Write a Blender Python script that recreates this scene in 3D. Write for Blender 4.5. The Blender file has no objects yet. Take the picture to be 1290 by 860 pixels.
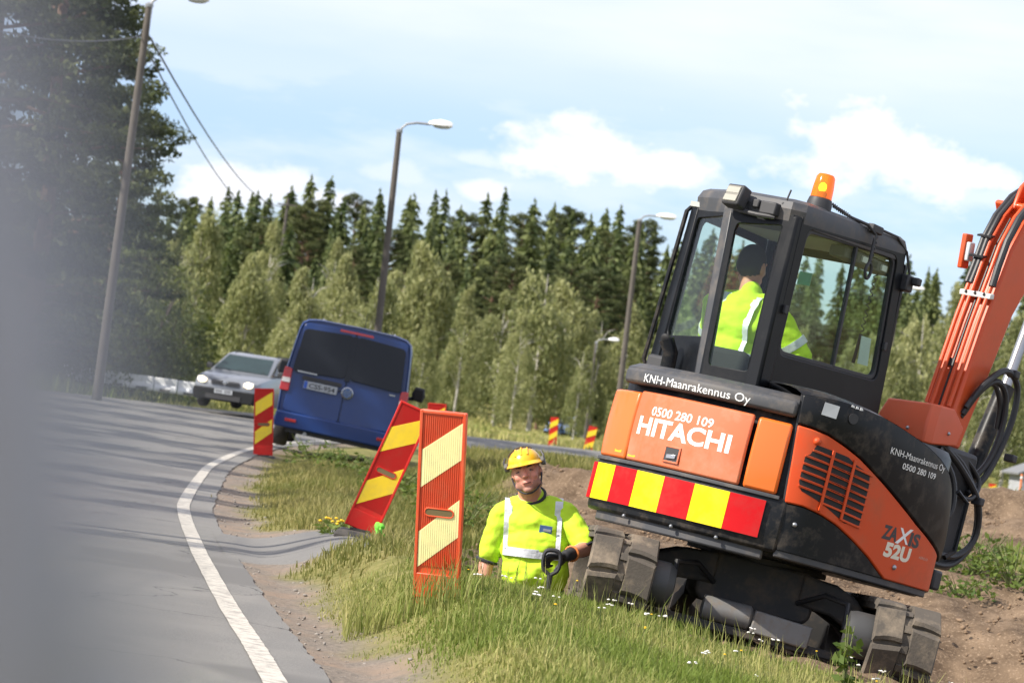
import bpy, bmesh, math, random
import numpy as np
from mathutils import Vector, Matrix, Euler, Quaternion

random.seed(7); rng = np.random.default_rng(11)
SC = bpy.context.scene
COL = SC.collection
PI = math.pi
rad = math.radians

# ---------------------------------------------------------------- camera
ROLL = rad(7.0); FPX = 4000.0; CAMH = 1.3
PITCH = math.atan(68 * math.cos(ROLL) / FPX)
_fw = Vector((0, math.cos(PITCH), math.sin(PITCH)))
_u0 = Vector((0, -math.sin(PITCH), math.cos(PITCH))); _r0 = Vector((1, 0, 0))
_rt = _r0 * math.cos(ROLL) + _u0 * math.sin(ROLL)
_up = _u0 * math.cos(ROLL) - _r0 * math.sin(ROLL)
cam = bpy.data.cameras.new('camera'); camo = bpy.data.objects.new('camera', cam); COL.objects.link(camo)
cam.sensor_width = 36.0; cam.lens = 36.0 * FPX / 1290.0
cam.clip_start = 0.05; cam.clip_end = 5000
camo.matrix_world = Matrix(((_rt.x, _up.x, -_fw.x, 0), (_rt.y, _up.y, -_fw.y, 0), (_rt.z, _up.z, -_fw.z, CAMH), (0, 0, 0, 1)))
cam.dof.use_dof = True; cam.dof.focus_distance = 17.3; cam.dof.aperture_fstop = 6.5; cam.dof.aperture_blades = 0
SC.camera = camo


def at(x, y, d):
    """World point seen at photograph pixel (x, y) at depth d metres."""
    r = _fw * FPX + _rt * (x - 645) + _up * (430 - y)
    return Vector((0, 0, CAMH)) + r * (d / r.y)


# ---------------------------------------------------------------- light
SUN_DIR = Vector((-0.92, -0.39, 0)).normalized(); SUN_EL = rad(41)
sv = Vector((SUN_DIR.x * math.cos(SUN_EL), SUN_DIR.y * math.cos(SUN_EL), math.sin(SUN_EL)))
sl = bpy.data.lights.new('sun', 'SUN'); so = bpy.data.objects.new('sun', sl); COL.objects.link(so)
sl.energy = 4.8; sl.angle = rad(0.53); sl.color = (1.0, 0.93, 0.82)
so.rotation_euler = (-sv).to_track_quat('-Z', 'Y').to_euler(); so.location = (-30, -20, 40)

W = bpy.data.worlds.new('World'); SC.world = W; W.use_nodes = True
nt = W.node_tree; nt.nodes.clear()
N = nt.nodes.new; LK = nt.links.new
out = N('ShaderNodeOutputWorld')
sky = N('ShaderNodeTexSky'); sky.sky_type = 'NISHITA'; sky.sun_disc = False
sky.sun_elevation = SUN_EL; sky.sun_rotation = math.atan2(SUN_DIR.x, SUN_DIR.y)
sky.air_density = 1.0; sky.dust_density = 0.6; sky.ozone_density = 2.5
bg1 = N('ShaderNodeBackground'); bg1.inputs[1].default_value = 0.118
bg2 = N('ShaderNodeBackground'); bg2.inputs[0].default_value = (0.92, 0.93, 1.0, 1); bg2.inputs[1].default_value = 0.80
mixw = N('ShaderNodeMixShader')
tc = N('ShaderNodeTexCoord')


def wm(op, a, b=None, c=None):
    n = N('ShaderNodeMath'); n.operation = op
    for i, v in enumerate((a, b, c)):
        if v is None: continue
        if isinstance(v, (int, float)): n.inputs[i].default_value = v
        else: LK(v, n.inputs[i])
    return n.outputs[0]


def wnoise(scale, sz, detail, rough, off=(0, 0, 0)):
    mp = N('ShaderNodeMapping'); mp.inputs['Scale'].default_value = (scale, scale, scale * sz); mp.inputs['Location'].default_value = off
    LK(tc.outputs['Generated'], mp.inputs[0])
    n = N('ShaderNodeTexNoise'); n.inputs['Scale'].default_value = 1; n.inputs['Detail'].default_value = detail; n.inputs['Roughness'].default_value = rough
    LK(mp.outputs[0], n.inputs['Vector']); return n.outputs['Fac']


def wramp(v, lo, hi):
    m = N('ShaderNodeMapRange'); m.interpolation_type = 'SMOOTHSTEP'; m.inputs[1].default_value = lo; m.inputs[2].default_value = hi
    LK(v, m.inputs[0]); return m.outputs[0]


edge = wnoise(55, 1.6, 5, 0.6)
veil = wramp(wnoise(9, 4.0, 6, 0.55, (3, 1, 7)), 0.46, 0.62)
sepz = N('ShaderNodeSeparateXYZ'); LK(tc.outputs['Generated'], sepz.inputs[0])
high = wramp(sepz.outputs[2], 0.070, 0.125)
veil = wm('MULTIPLY', veil, 0.36)
veil = wm('MAXIMUM', veil, wm('MULTIPLY', high, wm('ADD', 0.45, wm('MULTIPLY', wnoise(14, 5, 4, 0.5), 0.5))))
fac = veil
# cumulus heaps: direction of the heap, half width, half height, strength
CUM = [(735, 192, 125, 60, 1.0), (845, 212, 110, 34, 0.9), (1065, 188, 105, 85, 1.0), (1160, 212, 125, 62, 1.0), (310, 240, 95, 34, 0.95), (612, 240, 45, 18, 0.8),
       (590, 200, 55, 15, 0.5), (420, 255, 60, 20, 0.8), (1240, 250, 110, 22, 0.5), (500, 218, 45, 22, 0.45), (-500, 190, 220, 60, 0.9), (1750, 210, 240, 70, 0.9), (2300, 260, 200, 50, 0.8), (-1100, 120, 260, 60, 0.8)]
for (cx, cy, hw, hh, st) in CUM:
    d = (at(cx, cy, 100) - Vector((0, 0, CAMH))).normalized()
    rt = Vector((d.y, -d.x, 0)).normalized()
    vs = N('ShaderNodeVectorMath'); vs.operation = 'DOT_PRODUCT'; LK(tc.outputs['Generated'], vs.inputs[0]); vs.inputs[1].default_value = rt
    ux = wm('MULTIPLY', wm('SUBTRACT', vs.outputs['Value'], d.dot(rt)), FPX / hw)
    uz = wm('MULTIPLY', wm('SUBTRACT', sepz.outputs[2], d.z), FPX / hh)
    # flat base: below the heap's middle it ends sooner
    uz = wm('ADD', wm('MAXIMUM', uz, 0.0), wm('MULTIPLY', wm('MINIMUM', uz, 0.0), 1.25))
    front = N('ShaderNodeVectorMath'); front.operation = 'DOT_PRODUCT'; LK(tc.outputs['Generated'], front.inputs[0]); front.inputs[1].default_value = d
    r2 = wm('SQRT', wm('ADD', wm('MULTIPLY', ux, ux), wm('MULTIPLY', uz, uz)))
    v = wm('SUBTRACT', 1.0, r2)
    v = wm('ADD', v, wm('MULTIPLY', wm('SUBTRACT', edge, 0.5), 2.3))
    v = wm('MULTIPLY', wm('MULTIPLY', wramp(v, -0.2, 0.65), st), wm('GREATER_THAN', front.outputs['Value'], 0.0))
    fac = wm('MAXIMUM', fac, v)
tint = N('ShaderNodeMix'); tint.data_type = 'RGBA'; tint.blend_type = 'MULTIPLY'; tint.inputs[0].default_value = 1.0
LK(sky.outputs[0], tint.inputs[6]); tint.inputs[7].default_value = (0.82, 0.865, 1.10, 1)
LK(tint.outputs[2], bg1.inputs[0])
LK(fac, mixw.inputs[0]); LK(bg1.outputs[0], mixw.inputs[1]); LK(bg2.outputs[0], mixw.inputs[2]); LK(mixw.outputs[0], out.inputs[0])

SC.view_settings.view_transform = 'Standard'; SC.view_settings.look = 'None'
SC.view_settings.exposure = 0.62; SC.view_settings.gamma = 1.0
SC.render.engine = 'CYCLES'
SC.cycles.use_denoising = True
try: SC.cycles.denoiser = 'OPENIMAGEDENOISE'
except Exception: pass
SC.cycles.max_bounces = 8; SC.cycles.transparent_max_bounces = 16; SC.cycles.sample_clamp_indirect = 6

# ---------------------------------------------------------------- materials
MATS = {}


def pm(name, c, rough=0.5, metal=0.0, var=0.12, scale=12.0, bump=0.0, bscale=None, dirt=None, damt=0.4, dscale=3.0, coat=0.0, emit=None, es=0.0, spec=0.5):
    """Principled material: base colour with mottling, optional dirt patches and fine relief."""
    if name in MATS: return MATS[name]
    m = bpy.data.materials.new(name); m.use_nodes = True; t = m.node_tree
    p = t.nodes['Principled BSDF']
    p.inputs['Roughness'].default_value = rough; p.inputs['Metallic'].default_value = metal
    p.inputs['Coat Weight'].default_value = coat; p.inputs['Specular IOR Level'].default_value = spec
    tcn = t.nodes.new('ShaderNodeTexCoord')
    n = t.nodes.new('ShaderNodeTexNoise'); n.inputs['Scale'].default_value = scale; n.inputs['Detail'].default_value = 5
    t.links.new(tcn.outputs['Object'], n.inputs['Vector'])
    mx = t.nodes.new('ShaderNodeMix'); mx.data_type = 'RGBA'
    mx.inputs[6].default_value = (*[v * (1 - var) for v in c], 1); mx.inputs[7].default_value = (*[min(1, v * (1 + var)) for v in c], 1)
    t.links.new(n.outputs['Fac'], mx.inputs[0]); col = mx.outputs[2]
    if dirt:
        n2 = t.nodes.new('ShaderNodeTexNoise'); n2.inputs['Scale'].default_value = dscale; n2.inputs['Detail'].default_value = 8; n2.inputs['Roughness'].default_value = 0.7
        t.links.new(tcn.outputs['Object'], n2.inputs['Vector'])
        mr = t.nodes.new('ShaderNodeMapRange'); mr.inputs[1].default_value = 0.48; mr.inputs[2].default_value = 0.72; mr.inputs[4].default_value = damt
        t.links.new(n2.outputs['Fac'], mr.inputs[0])
        m2 = t.nodes.new('ShaderNodeMix'); m2.data_type = 'RGBA'; m2.inputs[7].default_value = (*dirt, 1)
        t.links.new(mr.outputs[0], m2.inputs[0]); t.links.new(col, m2.inputs[6]); col = m2.outputs[2]
        ma = t.nodes.new('ShaderNodeMath'); ma.operation = 'MULTIPLY_ADD'; ma.inputs[1].default_value = 0.35; ma.inputs[2].default_value = rough; ma.use_clamp = True
        t.links.new(mr.outputs[0], ma.inputs[0]); t.links.new(ma.outputs[0], p.inputs['Roughness'])
    t.links.new(col, p.inputs['Base Color'])
    if bump:
        n3 = t.nodes.new('ShaderNodeTexNoise'); n3.inputs['Scale'].default_value = bscale or scale * 4; n3.inputs['Detail'].default_value = 4
        t.links.new(tcn.outputs['Object'], n3.inputs['Vector'])
        b = t.nodes.new('ShaderNodeBump'); b.inputs['Strength'].default_value = bump; b.inputs['Distance'].default_value = 0.02
        t.links.new(n3.outputs['Fac'], b.inputs['Height']); t.links.new(b.outputs[0], p.inputs['Normal'])
    if emit:
        p.inputs['Emission Color'].default_value = (*emit, 1); p.inputs['Emission Strength'].default_value = es
    MATS[name] = m; return m


def glass_mat(name, tint, refl=0.12):
    if name in MATS: return MATS[name]
    m = bpy.data.materials.new(name); m.use_nodes = True; t = m.node_tree; t.nodes.clear()
    o = t.nodes.new('ShaderNodeOutputMaterial'); mx = t.nodes.new('ShaderNodeMixShader')
    tr = t.nodes.new('ShaderNodeBsdfTransparent'); tr.inputs[0].default_value = (*tint, 1)
    gl = t.nodes.new('ShaderNodeBsdfGlossy'); gl.inputs['Roughness'].default_value = 0.03
    fr = t.nodes.new('ShaderNodeLayerWeight'); fr.inputs[0].default_value = 0.5
    pw = t.nodes.new('ShaderNodeMath'); pw.operation = 'POWER'; pw.inputs[1].default_value = 3.5; t.links.new(fr.outputs['Facing'], pw.inputs[0])
    ad = t.nodes.new('ShaderNodeMath'); ad.operation = 'MULTIPLY_ADD'; ad.inputs[1].default_value = 0.4; ad.inputs[2].default_value = refl * 0.2
    t.links.new(pw.outputs[0], ad.inputs[0])
    t.links.new(ad.outputs[0], mx.inputs[0]); t.links.new(tr.outputs[0], mx.inputs[1]); t.links.new(gl.outputs[0], mx.inputs[2]); t.links.new(mx.outputs[0], o.inputs[0])
    MATS[name] = m; return m


def leaf_mat(name, c0, c1, trans=0.35, tcol=(0.25, 0.32, 0.05)):
    """Foliage: per-clump colour attribute 'tone' picks between two leaf colours; part of the light passes through."""
    if name in MATS: return MATS[name]
    m = bpy.data.materials.new(name); m.use_nodes = True; t = m.node_tree; t.nodes.clear()
    o = t.nodes.new('ShaderNodeOutputMaterial'); a = t.nodes.new('ShaderNodeAttribute'); a.attribute_name = 'tone'
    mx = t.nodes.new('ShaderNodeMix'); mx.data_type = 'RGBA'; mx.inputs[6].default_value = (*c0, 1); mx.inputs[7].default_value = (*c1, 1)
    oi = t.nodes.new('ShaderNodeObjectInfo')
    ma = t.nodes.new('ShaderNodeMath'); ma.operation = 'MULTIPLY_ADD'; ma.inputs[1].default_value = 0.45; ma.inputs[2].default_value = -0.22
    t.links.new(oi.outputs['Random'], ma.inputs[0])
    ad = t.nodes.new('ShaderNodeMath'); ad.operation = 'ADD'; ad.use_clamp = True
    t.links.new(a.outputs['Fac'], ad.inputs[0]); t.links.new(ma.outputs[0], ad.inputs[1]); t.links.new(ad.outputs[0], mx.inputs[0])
    d = t.nodes.new('ShaderNodeBsdfPrincipled'); d.inputs['Roughness'].default_value = 0.6; d.inputs['Specular IOR Level'].default_value = 0.25
    tr = t.nodes.new('ShaderNodeBsdfTranslucent')
    m2 = t.nodes.new('ShaderNodeMix'); m2.data_type = 'RGBA'; m2.inputs[0].default_value = 0.5; m2.inputs[7].default_value = (*tcol, 1)
    t.links.new(mx.outputs[2], m2.inputs[6]); t.links.new(m2.outputs[2], tr.inputs[0])
    t.links.new(mx.outputs[2], d.inputs[0]); s = t.nodes.new('ShaderNodeMixShader'); s.inputs[0].default_value = trans
    t.links.new(d.outputs[0], s.inputs[1]); t.links.new(tr.outputs[0], s.inputs[2]); t.links.new(s.outputs[0], o.inputs[0])
    MATS[name] = m; return m


# ---------------------------------------------------------------- mesh builder
class MB:
    """Collects vertices and faces of one part; build() links them as one mesh object."""

    def __init__(s): s.v = []; s.f = []; s.m = []; s.mi = 0

    def add(s, vs, fs, mi=None):
        b = len(s.v); s.v += [tuple(p) for p in vs]; s.f += [tuple(b + i for i in f) for f in fs]; s.m += [s.mi if mi is None else mi] * len(fs); return s

    def box(s, c, d, rot=None, mi=None):
        x, y, z = d[0] / 2, d[1] / 2, d[2] / 2
        vs = [Vector((i * x, j * y, k * z)) for i in (-1, 1) for j in (-1, 1) for k in (-1, 1)]
        if rot: vs = [Euler(rot).to_matrix() @ p for p in vs]
        return s.add([p + Vector(c) for p in vs], [(0, 1, 3, 2), (4, 6, 7, 5), (0, 4, 5, 1), (2, 3, 7, 6), (0, 2, 6, 4), (1, 5, 7, 3)], mi)

    def loft(s, rings, closed=True, caps=True, mi=None):
        n = len(rings[0]); vs = [p for r in rings for p in r]; fs = []
        for i in range(len(rings) - 1):
            for j in range(n if closed else n - 1):
                k = (j + 1) % n; fs.append((i * n + j, i * n + k, (i + 1) * n + k, (i + 1) * n + j))
        if caps and closed: fs.append(tuple(range(n - 1, -1, -1))); fs.append(tuple(range((len(rings) - 1) * n, len(rings) * n)))
        return s.add(vs, fs, mi)

    def bar(s, a, b, r0, r1=None, n=10, mi=None):
        return s.tube([a, b], [r0, r0 if r1 is None else r1], n, mi)

    def tube(s, pts, r, n=8, mi=None, caps=True, flat=1.0):
        pts = [Vector(p) for p in pts]; rr = r if isinstance(r, (list, tuple)) else [r] * len(pts)
        rings = []; ref = None
        for i, p in enumerate(pts):
            d = (pts[min(i + 1, len(pts) - 1)] - pts[max(i - 1, 0)]).normalized()
            if ref is None:
                ref = Vector((0, 0, 1)) if abs(d.z) < 0.9 else Vector((1, 0, 0))
            u = (ref - d * ref.dot(d)).normalized(); w = d.cross(u); ref = u
            rings.append([p + (u * math.cos(2 * PI * k / n) + w * math.sin(2 * PI * k / n) * flat) * rr[i] for k in range(n)])
        return s.loft(rings, True, caps, mi)

    def lathe(s, o, prof, n=20, axis='z', mi=None):
        rings = []
        for (r, h) in prof:
            ring = []
            for k in range(n):
                c, q = r * math.cos(2 * PI * k / n), r * math.sin(2 * PI * k / n)
                ring.append(Vector(o) + Vector({'z': (c, q, h), 'y': (c, h, -q), 'x': (h, c, q)}[axis]))
            rings.append(ring)
        return s.loft(rings, True, True, mi)

    def ell(s, c, r, rot=None, nu=16, nv=10, mi=None):
        rings = []
        for j in range(nv + 1):
            a = -PI / 2 + PI * j / nv; ca = max(math.cos(a), 1e-3)
            ring = [Vector((r[0] * ca * math.cos(2 * PI * k / nu), r[1] * ca * math.sin(2 * PI * k / nu), r[2] * math.sin(a))) for k in range(nu)]
            if rot is not None: ring = [rot @ p for p in ring]
            rings.append([p + Vector(c) for p in ring])
        return s.loft(rings, True, True, mi)

    def prism(s, poly, a, b, plane='xz', mi=None):
        """Polygon in a plane extruded from a to b along the third axis."""
        f = {'xz': lambda p, h: (p[0], h, p[1]), 'yz': lambda p, h: (h, p[0], p[1]), 'xy': lambda p, h: (p[0], p[1], h)}[plane]
        return s.loft([[f(p, a) for p in poly], [f(p, b) for p in poly]], True, True, mi)

    def build(s, name, mats, parent=None, smooth=True, bevel=0.0, seg=2, ang=35):
        me = bpy.data.meshes.new(name); me.from_pydata(s.v, [], s.f)
        mats = mats if isinstance(mats, (list, tuple)) else [mats]
        for m in mats: me.materials.append(m)
        if len(mats) > 1: me.polygons.foreach_set('material_index', s.m)
        bm = bmesh.new(); bm.from_mesh(me); bmesh.ops.recalc_face_normals(bm, faces=bm.faces); bm.to_mesh(me); bm.free()
        if smooth: me.shade_smooth(); me.set_sharp_from_angle(angle=rad(ang))
        o = bpy.data.objects.new(name, me); COL.objects.link(o)
        if parent is not None: o.parent = parent
        if bevel:
            b = o.modifiers.new('bevel', 'BEVEL'); b.width = bevel; b.segments = seg; b.limit_method = 'ANGLE'; b.angle_limit = rad(40); b.harden_normals = False
        return o


def tag(o, label=None, cat=None, group=None, kind=None):
    if label: o['label'] = label
    if cat: o['category'] = cat
    if group: o['group'] = group
    if kind: o['kind'] = kind
    return o


def empty(name, label, cat, loc=(0, 0, 0), group=None, mat=None):
    o = bpy.data.objects.new(name, None); COL.objects.link(o); o.empty_display_size = 0.2
    if mat is not None: o.matrix_world = mat
    else: o.location = loc
    return tag(o, label, cat, group)


def copy_tree(o, parent=None):
    c = o.copy(); COL.objects.link(c)
    if parent is not None: c.parent = parent
    for ch in list(o.children): copy_tree(ch, c)
    return c


def basis(o, x, y, z):
    return Matrix(((x.x, y.x, z.x, o.x), (x.y, y.y, z.y, o.y), (x.z, y.z, z.z, o.z), (0, 0, 0, 1)))


def text_part(name, body, mat, parent, fn, height, x0=0.0, width=None, bold=0.0, shear=0.0, align='LEFT'):
    """Lettering as a thin mesh; fn(x, y) puts it on the surface it is printed on. Cap height and overall width are given in metres."""
    cu = bpy.data.curves.new(name, 'FONT'); cu.body = body; cu.size = 1.0; cu.offset = bold; cu.shear = shear; cu.resolution_u = 3
    tmp = bpy.data.objects.new('tmp_text', cu); COL.objects.link(tmp)
    dg = bpy.context.evaluated_depsgraph_get(); me = bpy.data.meshes.new_from_object(tmp.evaluated_get(dg))
    bpy.data.objects.remove(tmp); bpy.data.curves.remove(cu)
    co = np.empty(len(me.vertices) * 3); me.vertices.foreach_get('co', co); co = co.reshape(-1, 3)
    cap = 0.73
    w0 = co[:, 0].min(); w1 = co[:, 0].max()
    sx = (width / (w1 - w0)) if width else height / cap
    for i, v in enumerate(me.vertices):
        v.co = fn(x0 + (co[i, 0] - w0) * sx, co[i, 1] * height / cap)
    me.materials.clear(); me.materials.append(mat)
    o = bpy.data.objects.new(name, me); COL.objects.link(o); o.parent = parent
    return o


def np_mesh(name, v, f, mat, tone=None, parent=None, smooth=False):
    """Mesh from numpy arrays: v (n,3), f (m,k) with k corners each; optional per-vertex 'tone'."""
    me = bpy.data.meshes.new(name); k = f.shape[1]
    me.vertices.add(len(v)); me.vertices.foreach_set('co', v.astype(np.float32).ravel())
    me.loops.add(f.size); me.loops.foreach_set('vertex_index', f.astype(np.int32).ravel())
    me.polygons.add(len(f)); me.polygons.foreach_set('loop_start', np.arange(0, f.size, k, dtype=np.int32))
    if tone is not None:
        a = me.attributes.new('tone', 'FLOAT', 'POINT'); a.data.foreach_set('value', tone.astype(np.float32))
    for m in (mat if isinstance(mat, (list, tuple)) else [mat]): me.materials.append(m)
    me.update(calc_edges=True); me.validate()
    if smooth: me.shade_smooth()
    o = bpy.data.objects.new(name, me); COL.objects.link(o)
    if parent is not None: o.parent = parent
    return o


def smoothstep(a, b, x):
    t = np.clip((x - a) / (b - a), 0, 1); return t * t * (3 - 2 * t)


_NG = {}


def vnoise(x, y, seed=0):
    """Cheap smooth value noise in about -1..1 for arrays x, y."""
    if seed not in _NG: _NG[seed] = np.random.default_rng(seed).uniform(-1, 1, (256, 256))
    g = _NG[seed]
    xi = np.floor(x).astype(int); yi = np.floor(y).astype(int); fx = x - xi; fy = y - yi
    fx = fx * fx * (3 - 2 * fx); fy = fy * fy * (3 - 2 * fy)
    a = g[xi % 256, yi % 256]; b = g[(xi + 1) % 256, yi % 256]; c = g[xi % 256, (yi + 1) % 256]; d = g[(xi + 1) % 256, (yi + 1) % 256]
    return (a * (1 - fx) + b * fx) * (1 - fy) + (c * (1 - fx) + d * fx) * fy


def fbm(x, y, seed=0, o=4):
    r = 0; a = 1.0
    for i in range(o): r = r + a * vnoise(x * 2 ** i, y * 2 ** i, seed + i); a *= 0.5
    return r

# ================================================================ GROUND AND ROAD
LINE = [(2.2, -10), (0.95, 0), (-0.12, 8), (-0.81, 13.16), (-0.99, 14.5), (-1.29, 16.6), (-1.68, 19.5), (-1.98, 21.8), (-2.48, 25.9), (-2.75, 28.7), (-3.2, 34.8), (-3.48, 39.4), (-3.72, 47.2),
        (-3.68, 54), (-3.0, 62), (-1.2, 70), (2.0, 76), (7, 80), (14, 82), (30, 82), (70, 78), (160, 70)]


def _dense(P, n=12):
    P = [np.array(p, float) for p in P]; outp = []
    for i in range(len(P) - 1):
        p0 = P[max(i - 1, 0)]; p1 = P[i]; p2 = P[i + 1]; p3 = P[min(i + 2, len(P) - 1)]
        for k in range(n):
            t = k / n
            outp.append(0.5 * (2 * p1 + (p2 - p0) * t + (2 * p0 - 5 * p1 + 4 * p2 - p3) * t * t + (3 * p1 - p0 - 3 * p2 + p3) * t ** 3))
    outp.append(P[-1]); return np.array(outp)


LP = _dense(LINE)
ROADW = 8.0


def line_s(X, Y):
    """Signed distance from the white edge line: positive on the verge, negative on the road; and arc position."""
    X = np.asarray(X, float); Y = np.asarray(Y, float); best = np.full(X.shape, 1e9); sg = np.zeros(X.shape)
    for i in range(len(LP) - 1):
        a = LP[i]; d = LP[i + 1] - a; L2 = d @ d
        t = np.clip(((X - a[0]) * d[0] + (Y - a[1]) * d[1]) / L2, 0, 1)
        dx = X - (a[0] + t * d[0]); dy = Y - (a[1] + t * d[1]); q = dx * dx + dy * dy
        cr = dx * d[1] - dy * d[0]
        m = q < best; best = np.where(m, q, best); sg = np.where(m, np.sign(cr), sg)
    return np.sqrt(best) * sg


def masks(X, Y, s):
    """dirt, gravel, grass height factor"""
    n1 = fbm(X * 0.9 + 5, Y * 0.9, 3)
    near = smoothstep(40, 32, Y)
    gravel = smoothstep(0.12, 0.22, s + 0.05 * n1) * (1 - smoothstep(0.42, 0.72, s + 0.16 * n1 - 0.75 * smoothstep(20.5, 22.2, Y) * smoothstep(25, 23.4, Y) - 0.12 * smoothstep(19, 16, Y)))
    gravel = gravel * smoothstep(75, 55, Y)
    dug = np.maximum.reduce([
        smoothstep(-0.28, -0.05, X + 0.10 * n1) * smoothstep(0.75, 0.35, X) * smoothstep(17.75, 18.1, Y + 0.1 * n1) * smoothstep(26, 24, Y),
        smoothstep(-0.35, 0.25, X - 0.02 * (Y - 20) + 0.2 * n1) * smoothstep(20.2, 20.9, Y + 0.2 * n1) * smoothstep(41, 40, Y + 0.7 * n1),
        smoothstep(0.5, 1.3, X + 0.25 * n1) * smoothstep(16.55, 17.15, Y - 0.10 * (X - 2.3) + 0.2 * n1) * smoothstep(41, 39, Y),
        smoothstep(2.5, 3.1, X + 0.2 * n1) * smoothstep(15.6, 16.6, Y + 0.2 * n1) * smoothstep(42, 39, Y)])
    patch = smoothstep(1.0, 0.55, np.sqrt(((X - 6.0) / 1.7) ** 2 + ((Y - 28.5) / 2.8) ** 2) + 0.2 * n1)
    patch = np.maximum(patch, 0.8 * smoothstep(1.0, 0.4, np.sqrt(((X - 3.3) / 0.5) ** 2 + ((Y - 16.5) / 0.5) ** 2)))
    dug = dug * (1 - patch)
    dug = np.where(s < 0.6, 0, dug)
    return np.clip(dug, 0, 1), np.clip(gravel, 0, 1)


def zground(X, Y, s=None):
    X = np.asarray(X, float); Y = np.asarray(Y, float)
    if s is None: s = line_s(X, Y)
    road = np.where(s < 0, np.clip(-0.028 * s, 0, 0.26), -0.028 * s)
    z = np.where(s < -ROADW, 0.2 - 0.05 * np.clip(-ROADW - s, 0, 8), road)
    z = np.where(s > 0.3, -0.008 - 0.09 * np.clip(s - 0.3, 0, 0.6), z)
    n = fbm(X * 0.35, Y * 0.35, 21)
    # verge: the machine stands on ground that falls to the right and away
    plane = 0.185 - 0.128 * (X - 0.52) - 0.043 * np.clip(Y - 17.5, -0.3, 6)
    plane = np.clip(plane, -0.35, 0.26)
    far = 0.02 + 0.06 * n
    wz = smoothstep(30, 22, Y)
    verge = far * (1 - wz) + plane * wz
    k = smoothstep(0.38, 1.2, s)
    z = np.where(s > 0.3, z * (1 - k) + verge * k, z)
    # disturbed ground behind the trench, a cut bank, grass on top of it
    inx = smoothstep(-0.6, 0.3, X - 0.015 * (Y - 24))
    z = z + inx * (s > 0.8) * (smoothstep(22, 26, Y) * smoothstep(46, 38, Y) * 0.16)
    bank = smoothstep(36.3, 37.0, Y + 0.5 * n) * smoothstep(62, 46, Y)
    z = z + inx * bank * 0.30 * (s > 0.8)
    z = z + 0.40 * np.exp(-((X - 6.3) / 2.3) ** 2 - ((Y - 36) / 7.5) ** 2) + 0.14 * np.exp(-((X - 5.2) / 1.7) ** 2 - ((Y - 26) / 4) ** 2)
    # the trench where the worker stands
    tr = smoothstep(-0.32, -0.14, X) * smoothstep(0.92, 0.72, X) * smoothstep(17.95, 18.25, Y) * smoothstep(21.2, 20.2, Y) * smoothstep(0.60, 0.50, X - 5 * smoothstep(19.9, 20.2, Y))
    z = z * (1 - tr) + (-0.80) * tr
    tr2 = smoothstep(-0.35, 0.1, X) * smoothstep(4.6, 3.6, X) * smoothstep(20.9, 21.5, Y) * smoothstep(24.5, 23.2, Y)
    z = z - 0.55 * tr2
    pit = np.exp(-((X - 3.55) / 0.22) ** 2 - ((Y - 20.6) / 0.5) ** 2) + np.exp(-((X - 4.05) / 0.13) ** 2 - ((Y - 20.9) / 0.35) ** 2)
    z = z - 0.22 * pit
    # beyond the road, then the wooded rise
    z = z - 0.15 * smoothstep(60, 80, Y) + 0.035 * np.clip(Y - 205, 0, 400)
    z = z - 0.60 * np.exp(-((X - 2.8) / 5) ** 2 - ((Y - 182) / 16) ** 2)
    z = z - 0.9 * smoothstep(6, 12, X) * smoothstep(40, 60, Y) * smoothstep(130, 100, Y) * (s > 3)
    return z


def axis(knots):
    """Coordinates with a given step between successive knots: [(start, step), ..., (end, None)]."""
    r = []
    for (a, st), (b, _) in zip(knots[:-1], knots[1:]): r += list(np.arange(a, b - 1e-6, st))
    r.append(knots[-1][0]); return np.array(r)


GX = axis([(-900, 150), (-300, 40), (-100, 10), (-30, 2), (-12, 0.5), (-4.0, 0.07), (6.5, 0.2), (12, 1), (30, 5), (100, 40), (300, 150), (900, None)])
GY = axis([(-60, 5), (0, 1), (11, 0.09), (25, 0.14), (42, 0.4), (60, 1), (110, 4), (200, 15), (400, 60), (1000, 250), (2500, None)])
gx, gy = np.meshgrid(GX, GY); gs = line_s(gx, gy)
gz = zground(gx, gy, gs)
dirt, gravel = masks(gx, gy, gs)
lump = fbm(gx * 2.2, gy * 2.2, 50, 4) * 0.07 + fbm(gx * 7, gy * 7, 60, 2) * 0.022
gz = gz + dirt * lump + gravel * fbm(gx * 5, gy * 5, 70, 2) * 0.008 + (1 - dirt) * (1 - gravel) * (gs > 0.9) * fbm(gx * 1.6, gy * 1.6, 80, 3) * 0.03
onroad = (gs < 0.10) & (gs > -ROADW - 0.2)
gz = np.where(onroad, gz - 0.05, gz)
verts = np.stack([gx, gy, gz], -1).reshape(-1, 3)
nx, ny = len(GX), len(GY)
ii = (np.arange(ny - 1)[:, None] * nx + np.arange(nx - 1)[None]).ravel()
faces = np.stack([ii, ii + 1, ii + nx + 1, ii + nx], -1)

gm = bpy.data.materials.new('verge_soil_and_turf'); gm.use_nodes = True; t = gm.node_tree; p = t.nodes['Principled BSDF']
p.inputs['Roughness'].default_value = 0.95; p.inputs['Specular IOR Level'].default_value = 0.15


def gnode(k): return t.nodes.new(k)


def gnoise(scale, det=6, rough=0.6):
    n = gnode('ShaderNodeTexNoise'); n.inputs['Scale'].default_value = scale; n.inputs['Detail'].default_value = det; n.inputs['Roughness'].default_value = rough
    t.links.new(gco.outputs['Object'], n.inputs['Vector']); return n.outputs['Fac']


def gmix(f, a, b):
    m = gnode('ShaderNodeMix'); m.data_type = 'RGBA'
    t.links.new(f, m.inputs[0])
    for q, i in ((a, 6), (b, 7)):
        if isinstance(q, tuple): m.inputs[i].default_value = (*q, 1)
        else: t.links.new(q, m.inputs[i])
    return m.outputs[2]


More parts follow.
